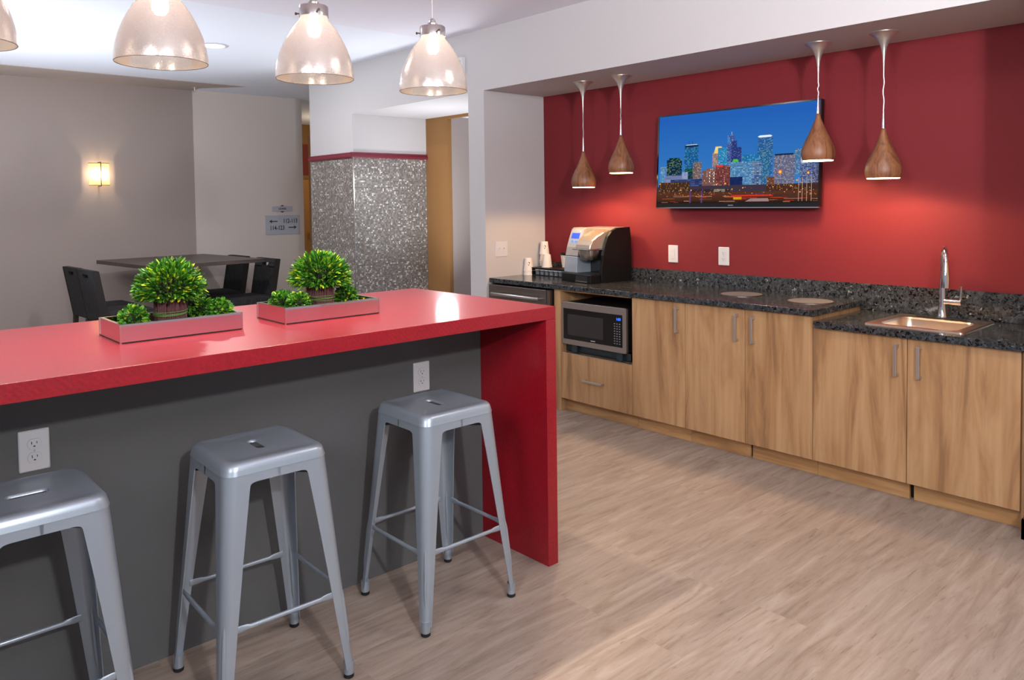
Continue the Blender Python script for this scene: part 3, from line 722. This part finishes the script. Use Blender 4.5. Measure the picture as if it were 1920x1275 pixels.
# ------------------------------------------------------------ kitchen cabinets
ZK = .0905; ZC1, ZC2, TC = .8713, .8156, .0336
def handle(parent, x, y, z0, z1, m='nickel', org=(0, 0, 0)):
    mb = MB(); a, b, c = org
    mb.box(x-.034-a, x-.026-a, y-.007-b, y+.007-b, z0-c, z1-c)
    for z in (z0+.007, z1-.007): mb.box(x-.03-a, x-a, y-.007-b, y+.007-b, z-.007-c, z+.007-c)
    return mb.build('handle', m, parent, bevel=.0012)
def cabinet(y0, y1, ztop, doors, label, kick, name='base_cabinet'):
    """doors: list of (y_a, y_b, handle_y, hz0, hz1)"""
    oy = (y0+y1)/2; t = thing(name, label, 'cabinet', (XC, oy, 0), 0, 'wooden base cabinets along the red wall')
    # door panels stand at XC; carcass behind
    mb = MB(); X1 = XW-XC-.006
    mb.box(.021, X1, y0-oy+.001, y0-oy+.018, ZK, ztop).box(.021, X1, y1-oy-.018, y1-oy-.001, ZK, ztop).box(.021, X1, y0-oy+.018, y1-oy-.018, ZK, ZK+.018)
    mb.box(X1-.008, X1, y0-oy+.018, y1-oy-.018, ZK+.018, ztop).box(.021, .06, y0-oy+.018, y1-oy-.018, ztop-.018, ztop)
    mb.build('carcass', 'cabinet_wood', t)
    for ya, yb, hy, hz0, hz1 in doors:
        d = B(0, .019, ya-oy+.0015, yb-oy-.0015, ZK+.001, ztop-.004).build('door', 'cabinet_wood', t, bevel=.0008)
        handle(d, XC, hy, hz0, hz1, org=(XC, oy, 0))
    for ka, kb in kick:
        B(XK-XC, XK-XC+.016, ka-oy, kb-oy, 0.0, ZK-.001).build('toe_kick', 'cabinet_wood_h', t)
    B(XK-XC+.03, XK-XC+.04, y0-oy+.02, y1-oy-.02, 0.0, ZK-.001).build('plinth', 'inner_dark', t)
    return t
z1t, z2t = ZC1-TC-.001, ZC2-TC-.001
cabinet(2.7137, 3.1118, z1t, [(2.7137, 3.1118, 2.762, .655, .806)], 'single door wooden base cabinet directly right of the microwave', [(2.7137, 3.1118)])
cabinet(1.9286, 2.7137, z1t, [(2.3185, 2.7137, 2.365, .655, .804), (1.9286, 2.3185, 2.264, .653, .800)], 'two door wooden base cabinet under the round counter inserts', [(2.320, 2.712), (1.93, 2.306)])
cabinet(1.0018, 1.9286, z2t, [(1.4657, 1.9286, 1.510, .596, .746), (1.0018, 1.4657, 1.408, .598, .748)], 'two door wooden base cabinet under the sink, lower counter', [(1.474, 1.928), (1.002, 1.454)], 'sink_base_cabinet')
# microwave cabinet
oy = 3.45; t = thing('microwave_cabinet', 'wooden cabinet with open microwave niche above one drawer', 'cabinet', (XC, oy, 0), 0, 'wooden base cabinets along the red wall')
X1 = XW-XC-.006; ya, yb = 3.1128, 3.795
B(0.0, X1, 3.738-oy, yb-oy, 0, z1t).build('side_panel', 'cabinet_wood', t, bevel=.0008)
B(.021, X1, ya-oy, ya+.012-oy, ZK, z1t).box(.0, X1, ya+.012-oy, 3.738-oy, z1t-.010, z1t).box(.021, X1, ya+.012-oy, 3.738-oy, .388, .404).box(X1-.008, X1, ya+.012-oy, 3.738-oy, .404, z1t-.012).box(.021, X1, ya+.012-oy, 3.738-oy, ZK, ZK+.018).build('carcass', 'cabinet_wood', t)
d = B(0, .019, ya+.001-oy, 3.737-oy, ZK+.001, .407).build('drawer', 'cabinet_wood', t, bevel=.0008)
mb = MB(); hz = .247
mb.box(-.034, -.026, 3.345-oy, 3.515-oy, hz-.006, hz+.006)
for y in (3.352, 3.508): mb.box(-.03, 0, y-.007-oy, y+.007-oy, hz-.006, hz+.006)
mb.build('handle', 'nickel', d, bevel=.0012)
B(-.002, .019, ya+.016-oy, 3.728-oy, .4075, .4115).build('niche_edge_strip', 'silver_edge', t)
B(XK-XC, XK-XC+.016, ya+.001-oy, 3.738-oy, 0, ZK-.001).build('toe_kick', 'cabinet_wood_h', t)
# filler strip at far right
o = B(XC+.012, XC+.03, .963, 1.000, 0, z2t).build('filler_panel', 'cabinet_wood'); tag(o, 'narrow wooden filler strip at right end of the cabinets', 'panel')

# counter tops
o = B(XE, XW-.0205, 1.9118, YJ-.001, ZC1-TC, ZC1).build('upper_countertop', 'quartz', bevel=.003); tag(o, 'speckled dark quartz countertop carrying the coffee maker', 'countertop')
sx0, sx1, sy0, sy1 = 3.875, 4.195, 1.285, 1.655
o = MB().box(XE, sx0, .963, 1.911, ZC2-TC, ZC2).box(sx1, XW-.0205, .963, 1.911, ZC2-TC, ZC2).box(sx0, sx1, .963, sy0, ZC2-TC, ZC2).box(sx0, sx1, sy1, 1.911, ZC2-TC, ZC2).build('lower_countertop', 'quartz'); tag(o, 'lower speckled dark quartz countertop holding the sink', 'countertop')
o = B(XW-.02, XW-.0005, .963, YJ-.001, ZC2, .9604).build('backsplash', 'quartz', bevel=.002); tag(o, 'low speckled dark quartz upstand along the red wall', 'backsplash')
for (x, y), lb in (((4.095, 2.53), 'flat round grey counter insert further from the sink'), ((4.065, 2.085), 'flat round grey counter insert nearer the sink')):
    t = thing('counter_insert', lb, 'insert', (x, y, ZC1), 0, 'round inserts in the upper countertop')
    MB().lathe([(.128, 0), (.128, .003), (.122, .0042), (.118, .003)], 56, (0, 0, 0), True).build('ring', 'brushed_dark', t, smooth=True)
    MB().lathe([(.118, .0003), (.1175, .003), (.0, .0032)], 56, (0, 0, 0)).build('lid', 'grommet', t, smooth=True)

# sink
t = thing('kitchen_sink', 'small stainless drop-in sink set in the lower countertop', 'sink', (4.05, 1.47, ZC2))
cx, cy = 0, 0
def RR(x0, x1, y0, y1, r, z): return [(a+(x0+x1)/2-4.05, b+(y0+y1)/2-1.47, c) for a, b, c in rrect((x1-x0)/2, (y1-y0)/2, r, z, 8)]
MB().loft([RR(3.838, 4.290, 1.248, 1.692, .012, 0), RR(3.839, 4.289, 1.249, 1.691, .012, .005), RR(3.850, 4.278, 1.260, 1.680, .015, .007),
           RR(3.885, 4.190, 1.295, 1.645, .05, .004), RR(3.890, 4.185, 1.300, 1.640, .048, -.004)], False, False).build('rim', 'sink_steel', t, smooth=True)
MB().loft([RR(3.890, 4.185, 1.300, 1.640, .048, -.004), RR(3.897, 4.178, 1.307, 1.633, .046, -.12), RR(3.915, 4.16, 1.325, 1.615, .05, -.15), RR(4.0, 4.08, 1.42, 1.5, .03, -.155)], False, True).build('bowl', 'sink_steel', t, smooth=True)
B(4.222-4.05, 4.240-4.05, 1.36-1.47, 1.60-1.47, .006, .010).build('deck_strip', 'black_satin', t, bevel=.002)
# faucet
t = thing('faucet', 'tall chrome pull-down faucet with side lever behind the sink', 'faucet', (4.256, 1.478, ZC2+.0065))
MB().lathe([(.026, 0), (.027, .004), (.024, .012), (.019, .05), (.0165, .075), (.0165, .15), (.0145, .20)], 28, (0, 0, 0), True, True).build('base_column', 'chrome', t, smooth=True)
arc = [(0, 0, .17), (0, 0, .26)]
for i in range(1, 17):
    a = PI*i/16; arc.append(((-.062+.062*math.cos(a))*.91, (-.062+.062*math.cos(a))*.42, .29+.072*math.sin(a)))
MB().tube(arc, .0115, 14).build('spout_arch', 'chrome', t, smooth=True)
MB().tube([(-.113, -.052, .292), (-.116, -.0535, .25), (-.119, -.055, .21), (-.122, -.056, .165)], [.0125, .0165, .019, .017], 18).build('spray_head', 'chrome', t, smooth=True)
lv = MB().tube([(0, -.010, .083), (0, -.088, .083)], .0155, 16).build('lever_hub', 'chrome', t, smooth=True)
MB().tube([(0, -.082, .09), (0, -.084, .12), (0, -.086, .165)], [.006, .0048, .006], 10).build('lever', 'chrome', lv, smooth=True)

# refrigerator under the counter
t = thing('undercounter_refrigerator', 'stainless undercounter refrigerator partly behind the red bar', 'refrigerator', (3.75, 4.15, 0))
B(.03, .55, 3.806-4.15, 4.452-4.15, .01, .826).build('body', 'black_satin', t)
B(.0, .028, 3.842-4.15, 4.450-4.15, .10, .825).build('door', 'brushed_dark', t, bevel=.003)
B(.004, .03, 3.812-4.15, 3.838-4.15, .02, .825).build('hinge_side_strip', 'brushed_dark', t)
mb = MB().tube([(-.030, 3.885-4.15, .762), (-.046, 3.93-4.15, .764), (-.050, 4.15-4.15, .766), (-.046, 4.345-4.15, .764), (-.030, 4.385-4.15, .762)], .012, 14)
for y in (3.89, 4.38): mb.tube([(-.030, y-4.15, .762), (.0, y-4.15, .762)], .008, 10)
mb.build('handle', 'brushed', t, smooth=True)
B(.04, .06, 3.83-4.15, 4.43-4.15, .0, .01).build('foot_rail', 'black_satin', t)

# microwave (local: face at x=0 looking to -X, y left positive)
t = thing('microwave', 'stainless microwave with black door inside the wooden niche', 'microwave', (3.795, 3.4525, .4115))
fy0, fy1, fz0, fz1 = -.286, .284, .055, .344
def fy(s): return fy1+(fy0-fy1)*s
def fz(v): return fz0+(fz1-fz0)*v
B(.022, .42, fy0+.006, fy1-.012, fz0+.006, fz1-.004).build('body', 'black_satin', t)
MB().loft([[(0.02, a+(fy0+fy1)/2, b+(fz0+fz1)/2) for a, b, _ in rrect((fy1-fy0)/2, (fz1-fz0)/2, .012, 0, 4)], [(0, a+(fy0+fy1)/2, b+(fz0+fz1)/2) for a, b, _ in rrect((fy1-fy0)/2, (fz1-fz0)/2, .012, 0, 4)]]).build('front_frame', 'brushed_mid', t, bevel=.002)
B(-.0015, .001, fy(.945), fy(.035), fz(.125), fz(.845)).build('door_glass', 'black_gloss', t)
B(-.0022, -.0014, fy(.665), fy(.105), fz(.23), fz(.72)).build('door_window', 'grey_window', t)
cp = B(-.0024, -.0014, fy(.940), fy(.815), fz(.14), fz(.83)).build('control_panel', 'black_plastic', t)
sp = text_mesh('clock_digits', '1:03', .022, 'led_blue', cp, (-.0032, fy(.893), fz(.745)), (PI/2, 0, -PI/2), .0002)
mb = MB()
for i in range(3):
    for j in range(9):
        mb.box(-.0030, -.0024, fy(.835+.037*i)-.0045, fy(.835+.037*i)+.0045, fz(.20+.055*j)-.0022, fz(.20+.055*j)+.0022)
mb.build('keypad', 'plastic_line', cp)
B(-.0024, -.0014, fy(.54), fy(.47), fz(.155), fz(.175)).build('maker_badge', 'plastic_line', t)
for y in (fy(.87), fy(.17)):
    B(.02, .06, y-.025, y+.025, 0, fz0+.004).build('foot_block', 'teal_dark', t, bevel=.002)
B(.05, .40, fy0+.02, fy1-.02, .001, .02).box(.045, .05, fy0, fy1, .001, .05).build('base_skirt', 'teal_dark', t)

# ------------------------------------------------------------ coffee maker (local: front -X, left +Y)
t = thing('coffee_maker', 'black and silver single-serve coffee maker on dark countertop', 'coffee maker', (4.140, 3.725, ZC1), math.radians(-9))
D0 = -.185
B(D0, .165, -.165, .165, 0, .060).build('base', 'black_plastic', t, bevel=.006)
B(D0-.001, D0+.002, -.13, .0, .008, .048).build('tray_recess', 'slot_dark', t)
B(D0-.004, D0+.006, -.13, .0, .006, .012).build('tray_strip', 'brushed', t)
side = [(-.155, .045), (-.150, .12), (-.140, .19), (-.120, .26), (-.095, .32), (-.060, .355), (-.02, .37), (.05, .377), (.165, .38), (.175, .30), (.178, .1), (.172, .0), (-.155, 0)]
side = [(x+.06 if x < 0 else x, z) for x, z in side]
MB().prism(side, -.175, -.148, 'y').build('side_panel', 'black_plastic', t, bevel=.003)['label'] = 'glossy black right side'
MB().prism([(-.03, .045), (-.03, .30), (.0, .355), (.06, .372), (.165, .375), (.17, .045)], -.148, .168, 'y').build('body', 'black_plastic', t, bevel=.003)
MB().prism([(-.01, .355), (.04, .374), (.165, .3785), (.165, .374), (.06, .370), (.0, .352)], -.148, .168, 'y').build('top_cover', 'silver_upper', t)
lowc = [(-.160, .0605), (-.155, .12), (-.148, .175), (.0, .175), (.0, .0605)]
MB().prism(lowc, .025, .168, 'y').build('water_tank_panel', 'silver_plastic', t, bevel=.004)
upc = [(-.147, .178), (-.132, .24), (-.108, .31), (-.085, .365), (-.07, .376), (.0, .376), (.0, .178)]
up = MB().prism(upc, .025, .168, 'y').build('display_column', 'silver_upper', t, bevel=.003)
def on_col(z):   # x on the leaning face
    pts = [(.178, -.147), (.24, -.132), (.31, -.108), (.365, -.085)]
    for (a, x0), (b, x1) in zip(pts, pts[1:]):
        if z <= b: return x0+(x1-x0)*(z-a)/(b-a)
    return -.085
def slab(name, m, y0, y1, z0, z1, off, par):
    return MB().add([(on_col(z0)-off, y0, z0), (on_col(z0)-off, y1, z0), (on_col(z1)-off, y1, z1), (on_col(z1)-off, y0, z1),
                     (on_col(z0)+.004, y0, z0), (on_col(z0)+.004, y1, z0), (on_col(z1)+.004, y1, z1), (on_col(z1)+.004, y0, z1)],
                    [(0, 1, 2, 3), (4, 7, 6, 5), (0, 4, 5, 1), (1, 5, 6, 2), (2, 6, 7, 3), (3, 7, 4, 0)]).build(name, m, par)
slab('display_surround', 'silver_upper', .035, .160, .262, .362, .0015, up)
slab('lcd_screen', 'lcd_blue', .055, .142, .301, .338, .003, up)
for y in (.065, .105): slab('button', 'button_blue', y, y+.024, .272, .286, .0035, up)
slab('button', 'plastic_white', .05, .062, .347, .355, .0035, up)
head = [(-.175, .232), (-.168, .262), (-.150, .292), (-.105, .322), (-.05, .348), (.02, .366), (.02, .300), (-.02, .250), (-.04, .232)]
hd = MB().prism(head, -.146, .018, 'y').build('brew_head', 'silver_head', t, bevel=.007, seg=3)
MB().prism([(-.190, .226), (-.190, .233), (-.03, .233), (-.03, .226)], -.150, .030, 'y').build('handle_lip', 'chrome', hd, bevel=.002)
cup = []
for z, r in ((.152, .050), (.160, .060), (.19, .068), (.222, .074), (.227, .074)):
    cup.append([(-.098+a, -.064+b, z) for a, b, _ in rrect(r, r*.98, r*.55, 0, 6)])
MB().loft(cup).build('pod_holder', 'brushed', hd, smooth=True)
B(-.033, -.0305, -.146, .02, .061, .23).build('cavity_back', 'black_gloss', t)
tb = MB(); tb.tube([(.178, -.12, .02), (.195, -.17, .015), (.16, -.235, .03), (.172, -.250, .075)], .003, 8)
tb.build('power_cord', 'black_satin', t, smooth=True)

# coffee pod drawer
t = thing('pod_drawer', 'low black coffee pod drawer left of the coffee maker', 'drawer unit', (4.225, 4.185, ZC1))
mb = MB(); hw, dp = .200, .095
mb.box(-dp, dp, -hw, hw, .052, .060).box(-dp, dp, -hw, hw, 0, .006).box(-dp, dp, hw-.008, hw, .006, .052).box(-dp, dp, -hw, -hw+.008, .006, .052).box(dp-.006, dp, -hw+.008, hw-.008, .006, .052)
mb.build('housing', 'black_satin', t, bevel=.002)
MB().tube([(-dp-.002, hw-.02, .036), (-dp-.004, 0, .034), (-dp-.002, -hw+.02, .036)], .0022, 8).build('front_wire', 'brushed_dark', t, smooth=True)
GC = 'coffee pods in the black pod drawer'
for i in range(7):
    y = 4.185+.150-.050*i
    r = thing('coffee_pod', 'white lidded coffee pod lying in front row of black drawer', 'coffee pod', (4.150, y, ZC1+.0062), 0, GC)
    MB().lathe([(.0165, 0), (.0185, .028), (.0205, .034)], 20, (0, 0, 0), True, True).build('pod_body', 'pod_side', r, smooth=True)
    MB().lathe([(.0225, .034), (.0225, .037), (.02, .038)], 20, (0, 0, 0), True, True).build('foil_lid', 'pod_white', r, smooth=True)

# paper cups
def paper_cup(x, y, z, label, up=False, lid=False, mark=True, ang=0., rim=.039):
    t = thing('paper_cup', label, 'cup', (x, y, z), ang, 'paper coffee cups on the counter')
    hC = .098; r0, r1 = rim, rim*.72
    if up: prof = [(r1, 0), (r1, .002), (r0, hC-.002), (r0+.0018, hC-.001), (r0+.0018, hC+.002), (r0-.002, hC+.001), (r1-.002, .004)]
    else: prof = [(r0+.0018, 0), (r0+.0018, .004), (r0, .005), (r1, hC), (r1-.002, hC), (r1-.003, hC-.006), (0.001, hC-.006)]
    MB().lathe(prof, 32, (0, 0, 0), up, False).build('cup_wall', 'cup_paper', t, smooth=True)
    if lid: MB().lathe([(r0+.003, hC-.003), (r0+.004, hC+.003), (r0, hC+.006), (r0-.003, hC+.012), (r0-.006, hC+.013), (.001, hC+.011)], 32, (0, 0, 0), True).build('lid', 'black_plastic', t, smooth=True)
    if mark:
        mk = MB(); sgn = 1 if up else -1; zc = .055
        def pt(a, z):
            rr = (r1+(r0-r1)*z/hC if up else r0+(r1-r0)*z/hC)+.0006; return (-rr*math.cos(a), rr*math.sin(a), z)
        shape = [(-.34, -.011), (.0, -.016), (.34, -.011), (.22, .002), (.06, .014), (-.10, .012), (-.2, .0)]
        mk.add([pt(a, zc+sgn*z) for a, z in shape], [tuple(range(len(shape)))])
        mk.add([pt(a, zc+sgn*(.022+z)) for a, z in ((-.36, 0), (.36, 0), (.36, .003), (-.36, .003))], [(0, 1, 2, 3)])
        mk.build('printed_mark', 'cup_mark', t)
    return t
ang = math.radians(50)
paper_cup(4.130, 4.420, ZC1+.030, 'upper inverted paper cup of short stack left of pod drawer', ang=ang)
paper_cup(4.130, 4.420, ZC1, 'bottom inverted paper cup of short stack left of pod drawer', mark=False, ang=ang)
zd = ZC1+.0605
for i, (lb, mk) in enumerate((('bottom paper cup of the tall stack on pod drawer', False), ('second paper cup up in the tall stack on pod drawer', False), ('third paper cup up in the tall stack on pod drawer', False), ('topmost paper cup of tall stack, with dark printed mark', True))):
    paper_cup(4.280, 4.395, zd+[0, .018, .036, .092][i], lb, mark=mk, ang=ang)
paper_cup(4.200, 4.285, zd, 'single plain inverted paper cup before the tall stack', mark=False, ang=ang)
paper_cup(4.285, 4.165, zd, 'upright paper cup with black lid beside coffee maker', up=True, lid=True, ang=ang, rim=.041)

# ------------------------------------------------------------ dining set in the back
t = thing('dining_table', 'dark counter-height dining table standing at the beige back wall', 'table', (2.728, 8.01, 0), .095)
ZT2 = .905
B(-.555, .555, -.647, .647, ZT2-.036, ZT2).build('tabletop', 'table_laminate', t, bevel=.002)
MB().lathe([(.04, .02), (.04, ZT2-.045)], 24, (-.02, -.38, 0), True, True).build('leg_column', 'chrome', t, smooth=True)
MB().lathe([(.04, .02), (.04, ZT2-.045)], 24, (-.02, .38, 0), True, True).build('leg_column', 'chrome', t, smooth=True)
for y in (-.38, .38):
    MB().lathe([(.26, 0), (.26, .008), (.05, .02)], 32, (-.02, y, 0), True, True).build('base_plate', 'brushed', t, smooth=True)
    B(-.35, .33, y-.03, y+.03, ZT2-.046, ZT2-.036).build('top_bracket', 'black_satin', t)
def chair():
    """faces +X"""
    t = thing('dining_chair', '', 'chair')
    zs, zt_ = .52, .885
    MB().loft([[(a, b, z) for a, b, _ in rrect(.215-i_, .215-i_, .03, 0, 4)] for z, i_ in ((zs-.105, .006), (zs-.03, 0), (zs-.008, .006), (zs, .025), (zs+.004, .07))]).build('seat', 'upholstery', t, smooth=True)
    # back with hand slot, leaning backwards; profile in local then sheared
    def X(z): return -.235-.075*(z-.44)/.44
    mb = MB()
    def slabx(y0, y1, z0, z1, n=1, r=0):
        th = .058
        mb.add([(X(z0), y0, z0), (X(z0)+th, y0, z0), (X(z0)+th, y1, z0), (X(z0), y1, z0), (X(z1), y0, z1), (X(z1)+th*.8, y0, z1), (X(z1)+th*.8, y1, z1), (X(z1), y1, z1)],
               [(0, 3, 2, 1), (4, 5, 6, 7), (0, 1, 5, 4), (1, 2, 6, 5), (2, 3, 7, 6), (3, 0, 4, 7)])
    w_ = .21; h0, h1 = zt_-.075, zt_-.038
    slabx(-w_, w_, .42, h0); slabx(-w_, -.07, h0, h1); slabx(.07, w_, h0, h1); slabx(-w_, w_, h1, zt_)
    mb.build('backrest', 'upholstery', t)
    for sy in (-1, 1):
        MB().loft([[(x+X(z)+.026, y+sy*.212, z) for x, y in ((-.030, -.004), (.030, -.004), (.030, .004), (-.030, .004))] for z in (.415, .65, zt_-.004)]).build('back_edge', 'edge_leather', t)
    for sx, sy in ((-1, -1), (-1, 1), (1, -1), (1, 1)):
        xo = -.035 if sx < 0 else .0
        MB().loft([[(sx*.185+xo+a*.02, sy*.185+b*.02, .417) for a, b in ((-1, -1), (1, -1), (1, 1), (-1, 1))], [(sx*.185+xo*1.8+a*.015, sy*.185+b*.015, 0) for a, b in ((-1, -1), (1, -1), (1, 1), (-1, 1))]]).build('leg', 'walnut_dark', t)
    for y in (-.185, .185): B(-.2, .18, y-.01, y+.01, .2, .225).build('stretcher', 'walnut_dark', t)
    B(.175, .195, -.18, .18, .2, .225).build('stretcher', 'walnut_dark', t)
    return t
GCh = 'dark upholstered chairs around the dining table'
c0 = chair(); c0.location = (2.08, 7.63, 0); c0.rotation_euler.z = math.radians(3); c0['group'] = GCh; c0['label'] = 'charcoal upholstered chair left of table, nearer the red bar'
dup(c0, (2.07, 8.09, 0), math.radians(3), 'charcoal upholstered chair at left of table, nearer back wall', GCh)
dup(c0, (3.23, 7.71, 0), math.radians(182), 'charcoal upholstered chair right of table, nearer the red bar', GCh)
dup(c0, (3.20, 8.38, 0), math.radians(182), 'charcoal upholstered chair at right of table, nearer back wall', GCh)

# ------------------------------------------------------------ wall sconce
t = thing('wall_sconce', 'small lit fabric wall sconce on the beige back wall', 'wall lamp', (2.214, 8.82, 1.772))
B(-.05, .05, -.01, 0, -.08, .08).build('back_plate', 'nickel', t)
def sc(z, r=1.): return [(.098*r*math.sin(math.radians(a)), -.012-.085*math.cos(math.radians(a))*r, z) for a in range(-78, 79, 12)]
sh = MB().loft([sc(-.112), sc(.112)], False, False, closed=False).build('fabric_shade', 'sconce_fabric', t, smooth=True)
for z in (-.112, .112): MB().tube(sc(z, 1.01), .0028, 6).build('shade_ring', 'tin_edge', sh, smooth=True)
B(-.0035, .0035, -.104, -.098, -.125, .125).build('centre_bar', 'tin_edge', t)
B(-.003, .003, -.10, -.0, .118, .124).box(-.003, .003, -.10, -.0, -.124, -.118).build('bracket', 'tin_edge', t)
MB().lathe([(.001, -.04), (.018, -.03), (.02, 0), (.014, .03), (.001, .04)], 14, (0, -.05, 0)).build('light_bulb', 'bulb', t, smooth=True)
lt = bpy.data.lights.new('sconce_light', 'POINT'); lt.energy = 5; lt.color = (1, .76, .48); lt.shadow_soft_size = .02
lo = bpy.data.objects.new('sconce_light', lt); COL.objects.link(lo); lo.location = (2.214, 8.745, 1.772)

# ------------------------------------------------------------ signs
WY = 8.812
t = thing('direction_sign', 'grey room number sign with arrows on beige wall', 'sign', (4.205, WY, 1.195))
sw_, sh_ = .437, .232
B(-sw_/2, sw_/2, -.006, 0, -sh_/2, sh_/2).build('sign_panel', 'sign_grey', t, bevel=.001)
R0 = (PI/2, 0, 0)
text_mesh('lettering', '112-113', .072, 'sign_ink', t, (.098, -.0068, .043), R0, sx=.78)
text_mesh('lettering', '114-123', .072, 'sign_ink', t, (-.070, -.0068, -.037), R0, sx=.78)
def arrow(x, z, s):
    MB().prism([(x, z-.006), (x+.07*s, z-.006), (x+.07*s, z-.022), (x+.105*s, z), (x+.07*s, z+.022), (x+.07*s, z+.006), (x, z+.006)], -.0072, -.006, 'y').build('arrow', 'sign_ink', t)
arrow(-.065, .043, -1); arrow(.075, -.033, 1)
t = thing('lounge_sign', 'small curved grey LOUNGE sign above the direction sign', 'sign', (4.205, WY, 1.387))
P = [(-.13, -.026), (-.06, -.033), (.06, -.033), (.13, -.026), (.13, .026), (.06, .033), (-.06, .033), (-.13, .026)]
MB().prism(P, -.006, 0, 'y').build('sign_panel', 'sign_grey', t)
MB().prism([(-.028, .030), (.028, .030), (0, .046)], -.0075, -.0055, 'y').build('upper_diamond', 'sign_red', t)
MB().prism([(-.028, -.030), (.028, -.030), (0, -.046)], -.0075, -.0055, 'y').build('lower_diamond', 'sign_ink', t)
text_mesh('lettering', 'LOUNGE', .030, 'sign_ink', t, (0, -.0068, 0), R0, sx=.8)

# recessed ceiling light, sprinkler, wall box
t = thing('recessed_ceiling_light', 'round lit recessed light in the white ceiling', 'ceiling light', (2.437, 6.257, ZC))
MB().lathe([(.115, 0), (.115, -.004), (.09, -.008), (.085, -.004)], 40, (0, 0, 0)).build('trim_ring', 'plastic_white', t, smooth=True)
MB().lathe([(.086, -.005), (.0, -.0052)], 40).build('lens', 'downlight', t)
t = thing('fire_sprinkler', 'tiny metal sprinkler head on ceiling near back wall corner', 'sprinkler', (3.12, 8.56, ZC-.006))
MB().lathe([(.03, 0), (.03, -.004), (.012, -.008), (.008, -.03)], 20, (0, 0, 0), True, True).build('escutcheon', 'nickel', t, smooth=True)
MB().lathe([(.004, -.03), (.004, -.045), (.018, -.046), (.018, -.048)], 16, (0, 0, 0), True, True).build('deflector', 'nickel', t, smooth=True)
t = thing('wall_alarm', 'white box on header wall, mostly hidden by rightmost glass pendant', 'alarm', (XH, 4.75, 2.475))
B(-.035, 0, -.085, .085, -.062, .062).build('casing', 'plastic_white', t, bevel=.004)
B(-.037, -.034, -.07, .02, -.04, .04).build('lens', 'plastic_line', t)

# ------------------------------------------------------------ lights
def area(name, loc, target, size, energy, color=(1, 1, 1), shape='DISK', spread=None):
    l = bpy.data.lights.new(name, 'AREA'); l.shape = shape; l.size = size; l.energy = energy; l.color = color
    if spread: l.spread = spread
    o = bpy.data.objects.new(name, l); COL.objects.link(o); o.location = loc
    o.rotation_euler = (Vector(target)-Vector(loc)).to_track_quat('-Z', 'Y').to_euler(); return o
area('flash_light', (.4, -1.0, 2.27), (2.2, 3.0, .7), .12, 56, (1, .98, .97))
area('lounge_light', (1.5, 3.95, 2.74), (2.3, 4.2, 0), .3, 32, (1, .95, .9))
area('downlight_glow', (2.437, 6.257, 2.69), (2.437, 6.257, 0), .16, 22, (1, .97, .93))
area('back_wall_fill', (.1, 6.6, 2.6), (1.9, 8.8, 1.2), .6, 27, (1, .94, .9))  # out of view, added to brighten the back wall
area('kitchen_light', (2.6, 1.0, 2.70), (2.7, 1.2, 0), .5, 16, (1, .92, .84))
area('ceiling_fill', (-.3, 5.0, .4), (-.05, 5.2, 2.8), 1.2, 21, (.84, .91, 1), spread=math.radians(125))  # added low uplight, out of view, only to whiten the left ceiling
area('far_ceiling_fill', (.75, 6.7, .4), (1.3, 6.6, 2.8), 1.2, 40, (.84, .91, 1), spread=math.radians(125))  # added uplight hidden behind the bar, lifts the far ceiling
area('side_fill', (-1.3, .3, 2.3), (3.7, 2.3, 2.25), .8, 22, (.98, .97, 1), spread=math.radians(85))  # added off-frame fill for header and upper red wall
area('near_fill', (.2, -1.2, 2.25), (2.1, .9, 3.9), .5, 84, (.95, .95, 1), spread=math.radians(95))  # unseen fill added behind the camera for near ceiling and header
def pt(name, loc, e, c, r=.1):
    l = bpy.data.lights.new(name, 'POINT'); l.energy = e; l.color = c; l.shadow_soft_size = r
    o = bpy.data.objects.new(name, l); COL.objects.link(o); o.location = loc
pt('corridor_light', (5.9, 10.3, 2.2), 18, (1, .8, .5))
pt('hall_light', (5.9, 5.0, 1.9), 8, (1, .97, .95))
area('opening_up_fill', (4.15, 5.45, .3), (4.15, 5.46, 2.2), .5, 17, (.92, .95, 1), spread=math.radians(110))  # hidden uplight added to brighten the underside of the lintel
pt('opening_fill', (4.15, 5.5, 1.6), 9, (.94, .96, 1))  # fill without a fixture, added to light the opening and column

w = bpy.data.worlds.new('world'); S.world = w; w.use_nodes = True
w.node_tree.nodes['Background'].inputs[0].default_value = (.80, .86, 1, 1); w.node_tree.nodes['Background'].inputs[1].default_value = .42

# ------------------------------------------------------------ camera
cam = bpy.data.cameras.new('camera'); co = bpy.data.objects.new('camera', cam); COL.objects.link(co)
f_px, cx, cy = 1463.4882, 963.8032, 434.0593
pitch, yaw, roll = math.radians(2.2243), math.radians(47.971), math.radians(-.7408)
c_, s_ = math.cos(yaw), math.sin(yaw); cp_, sp_ = math.cos(pitch), math.sin(pitch)
fw = Vector((c_*cp_, s_*cp_, -sp_)); rt = Vector((s_, -c_, 0)); up = rt.cross(fw)
r2 = rt*math.cos(roll)+up*math.sin(roll); u2 = up*math.cos(roll)-rt*math.sin(roll)
Mx = Matrix((r2, u2, -fw)).transposed().to_4x4(); Mx.translation = (0, 0, H); co.matrix_world = Mx
cam.sensor_width = 36; cam.sensor_fit = 'HORIZONTAL'; cam.lens = f_px*36/1920
cam.shift_x = (960-cx)/1920; cam.shift_y = (cy-637.5)/1920
cam.clip_start = .05
S.camera = co
S.view_settings.view_transform = 'Standard'; S.view_settings.look = 'None'; S.view_settings.exposure = 0
S.cycles.max_bounces = 8; S.cycles.transparent_max_bounces = 12
try: S.cycles.use_denoising = True
except Exception: pass
S.cycles.sample_clamp_indirect = 6
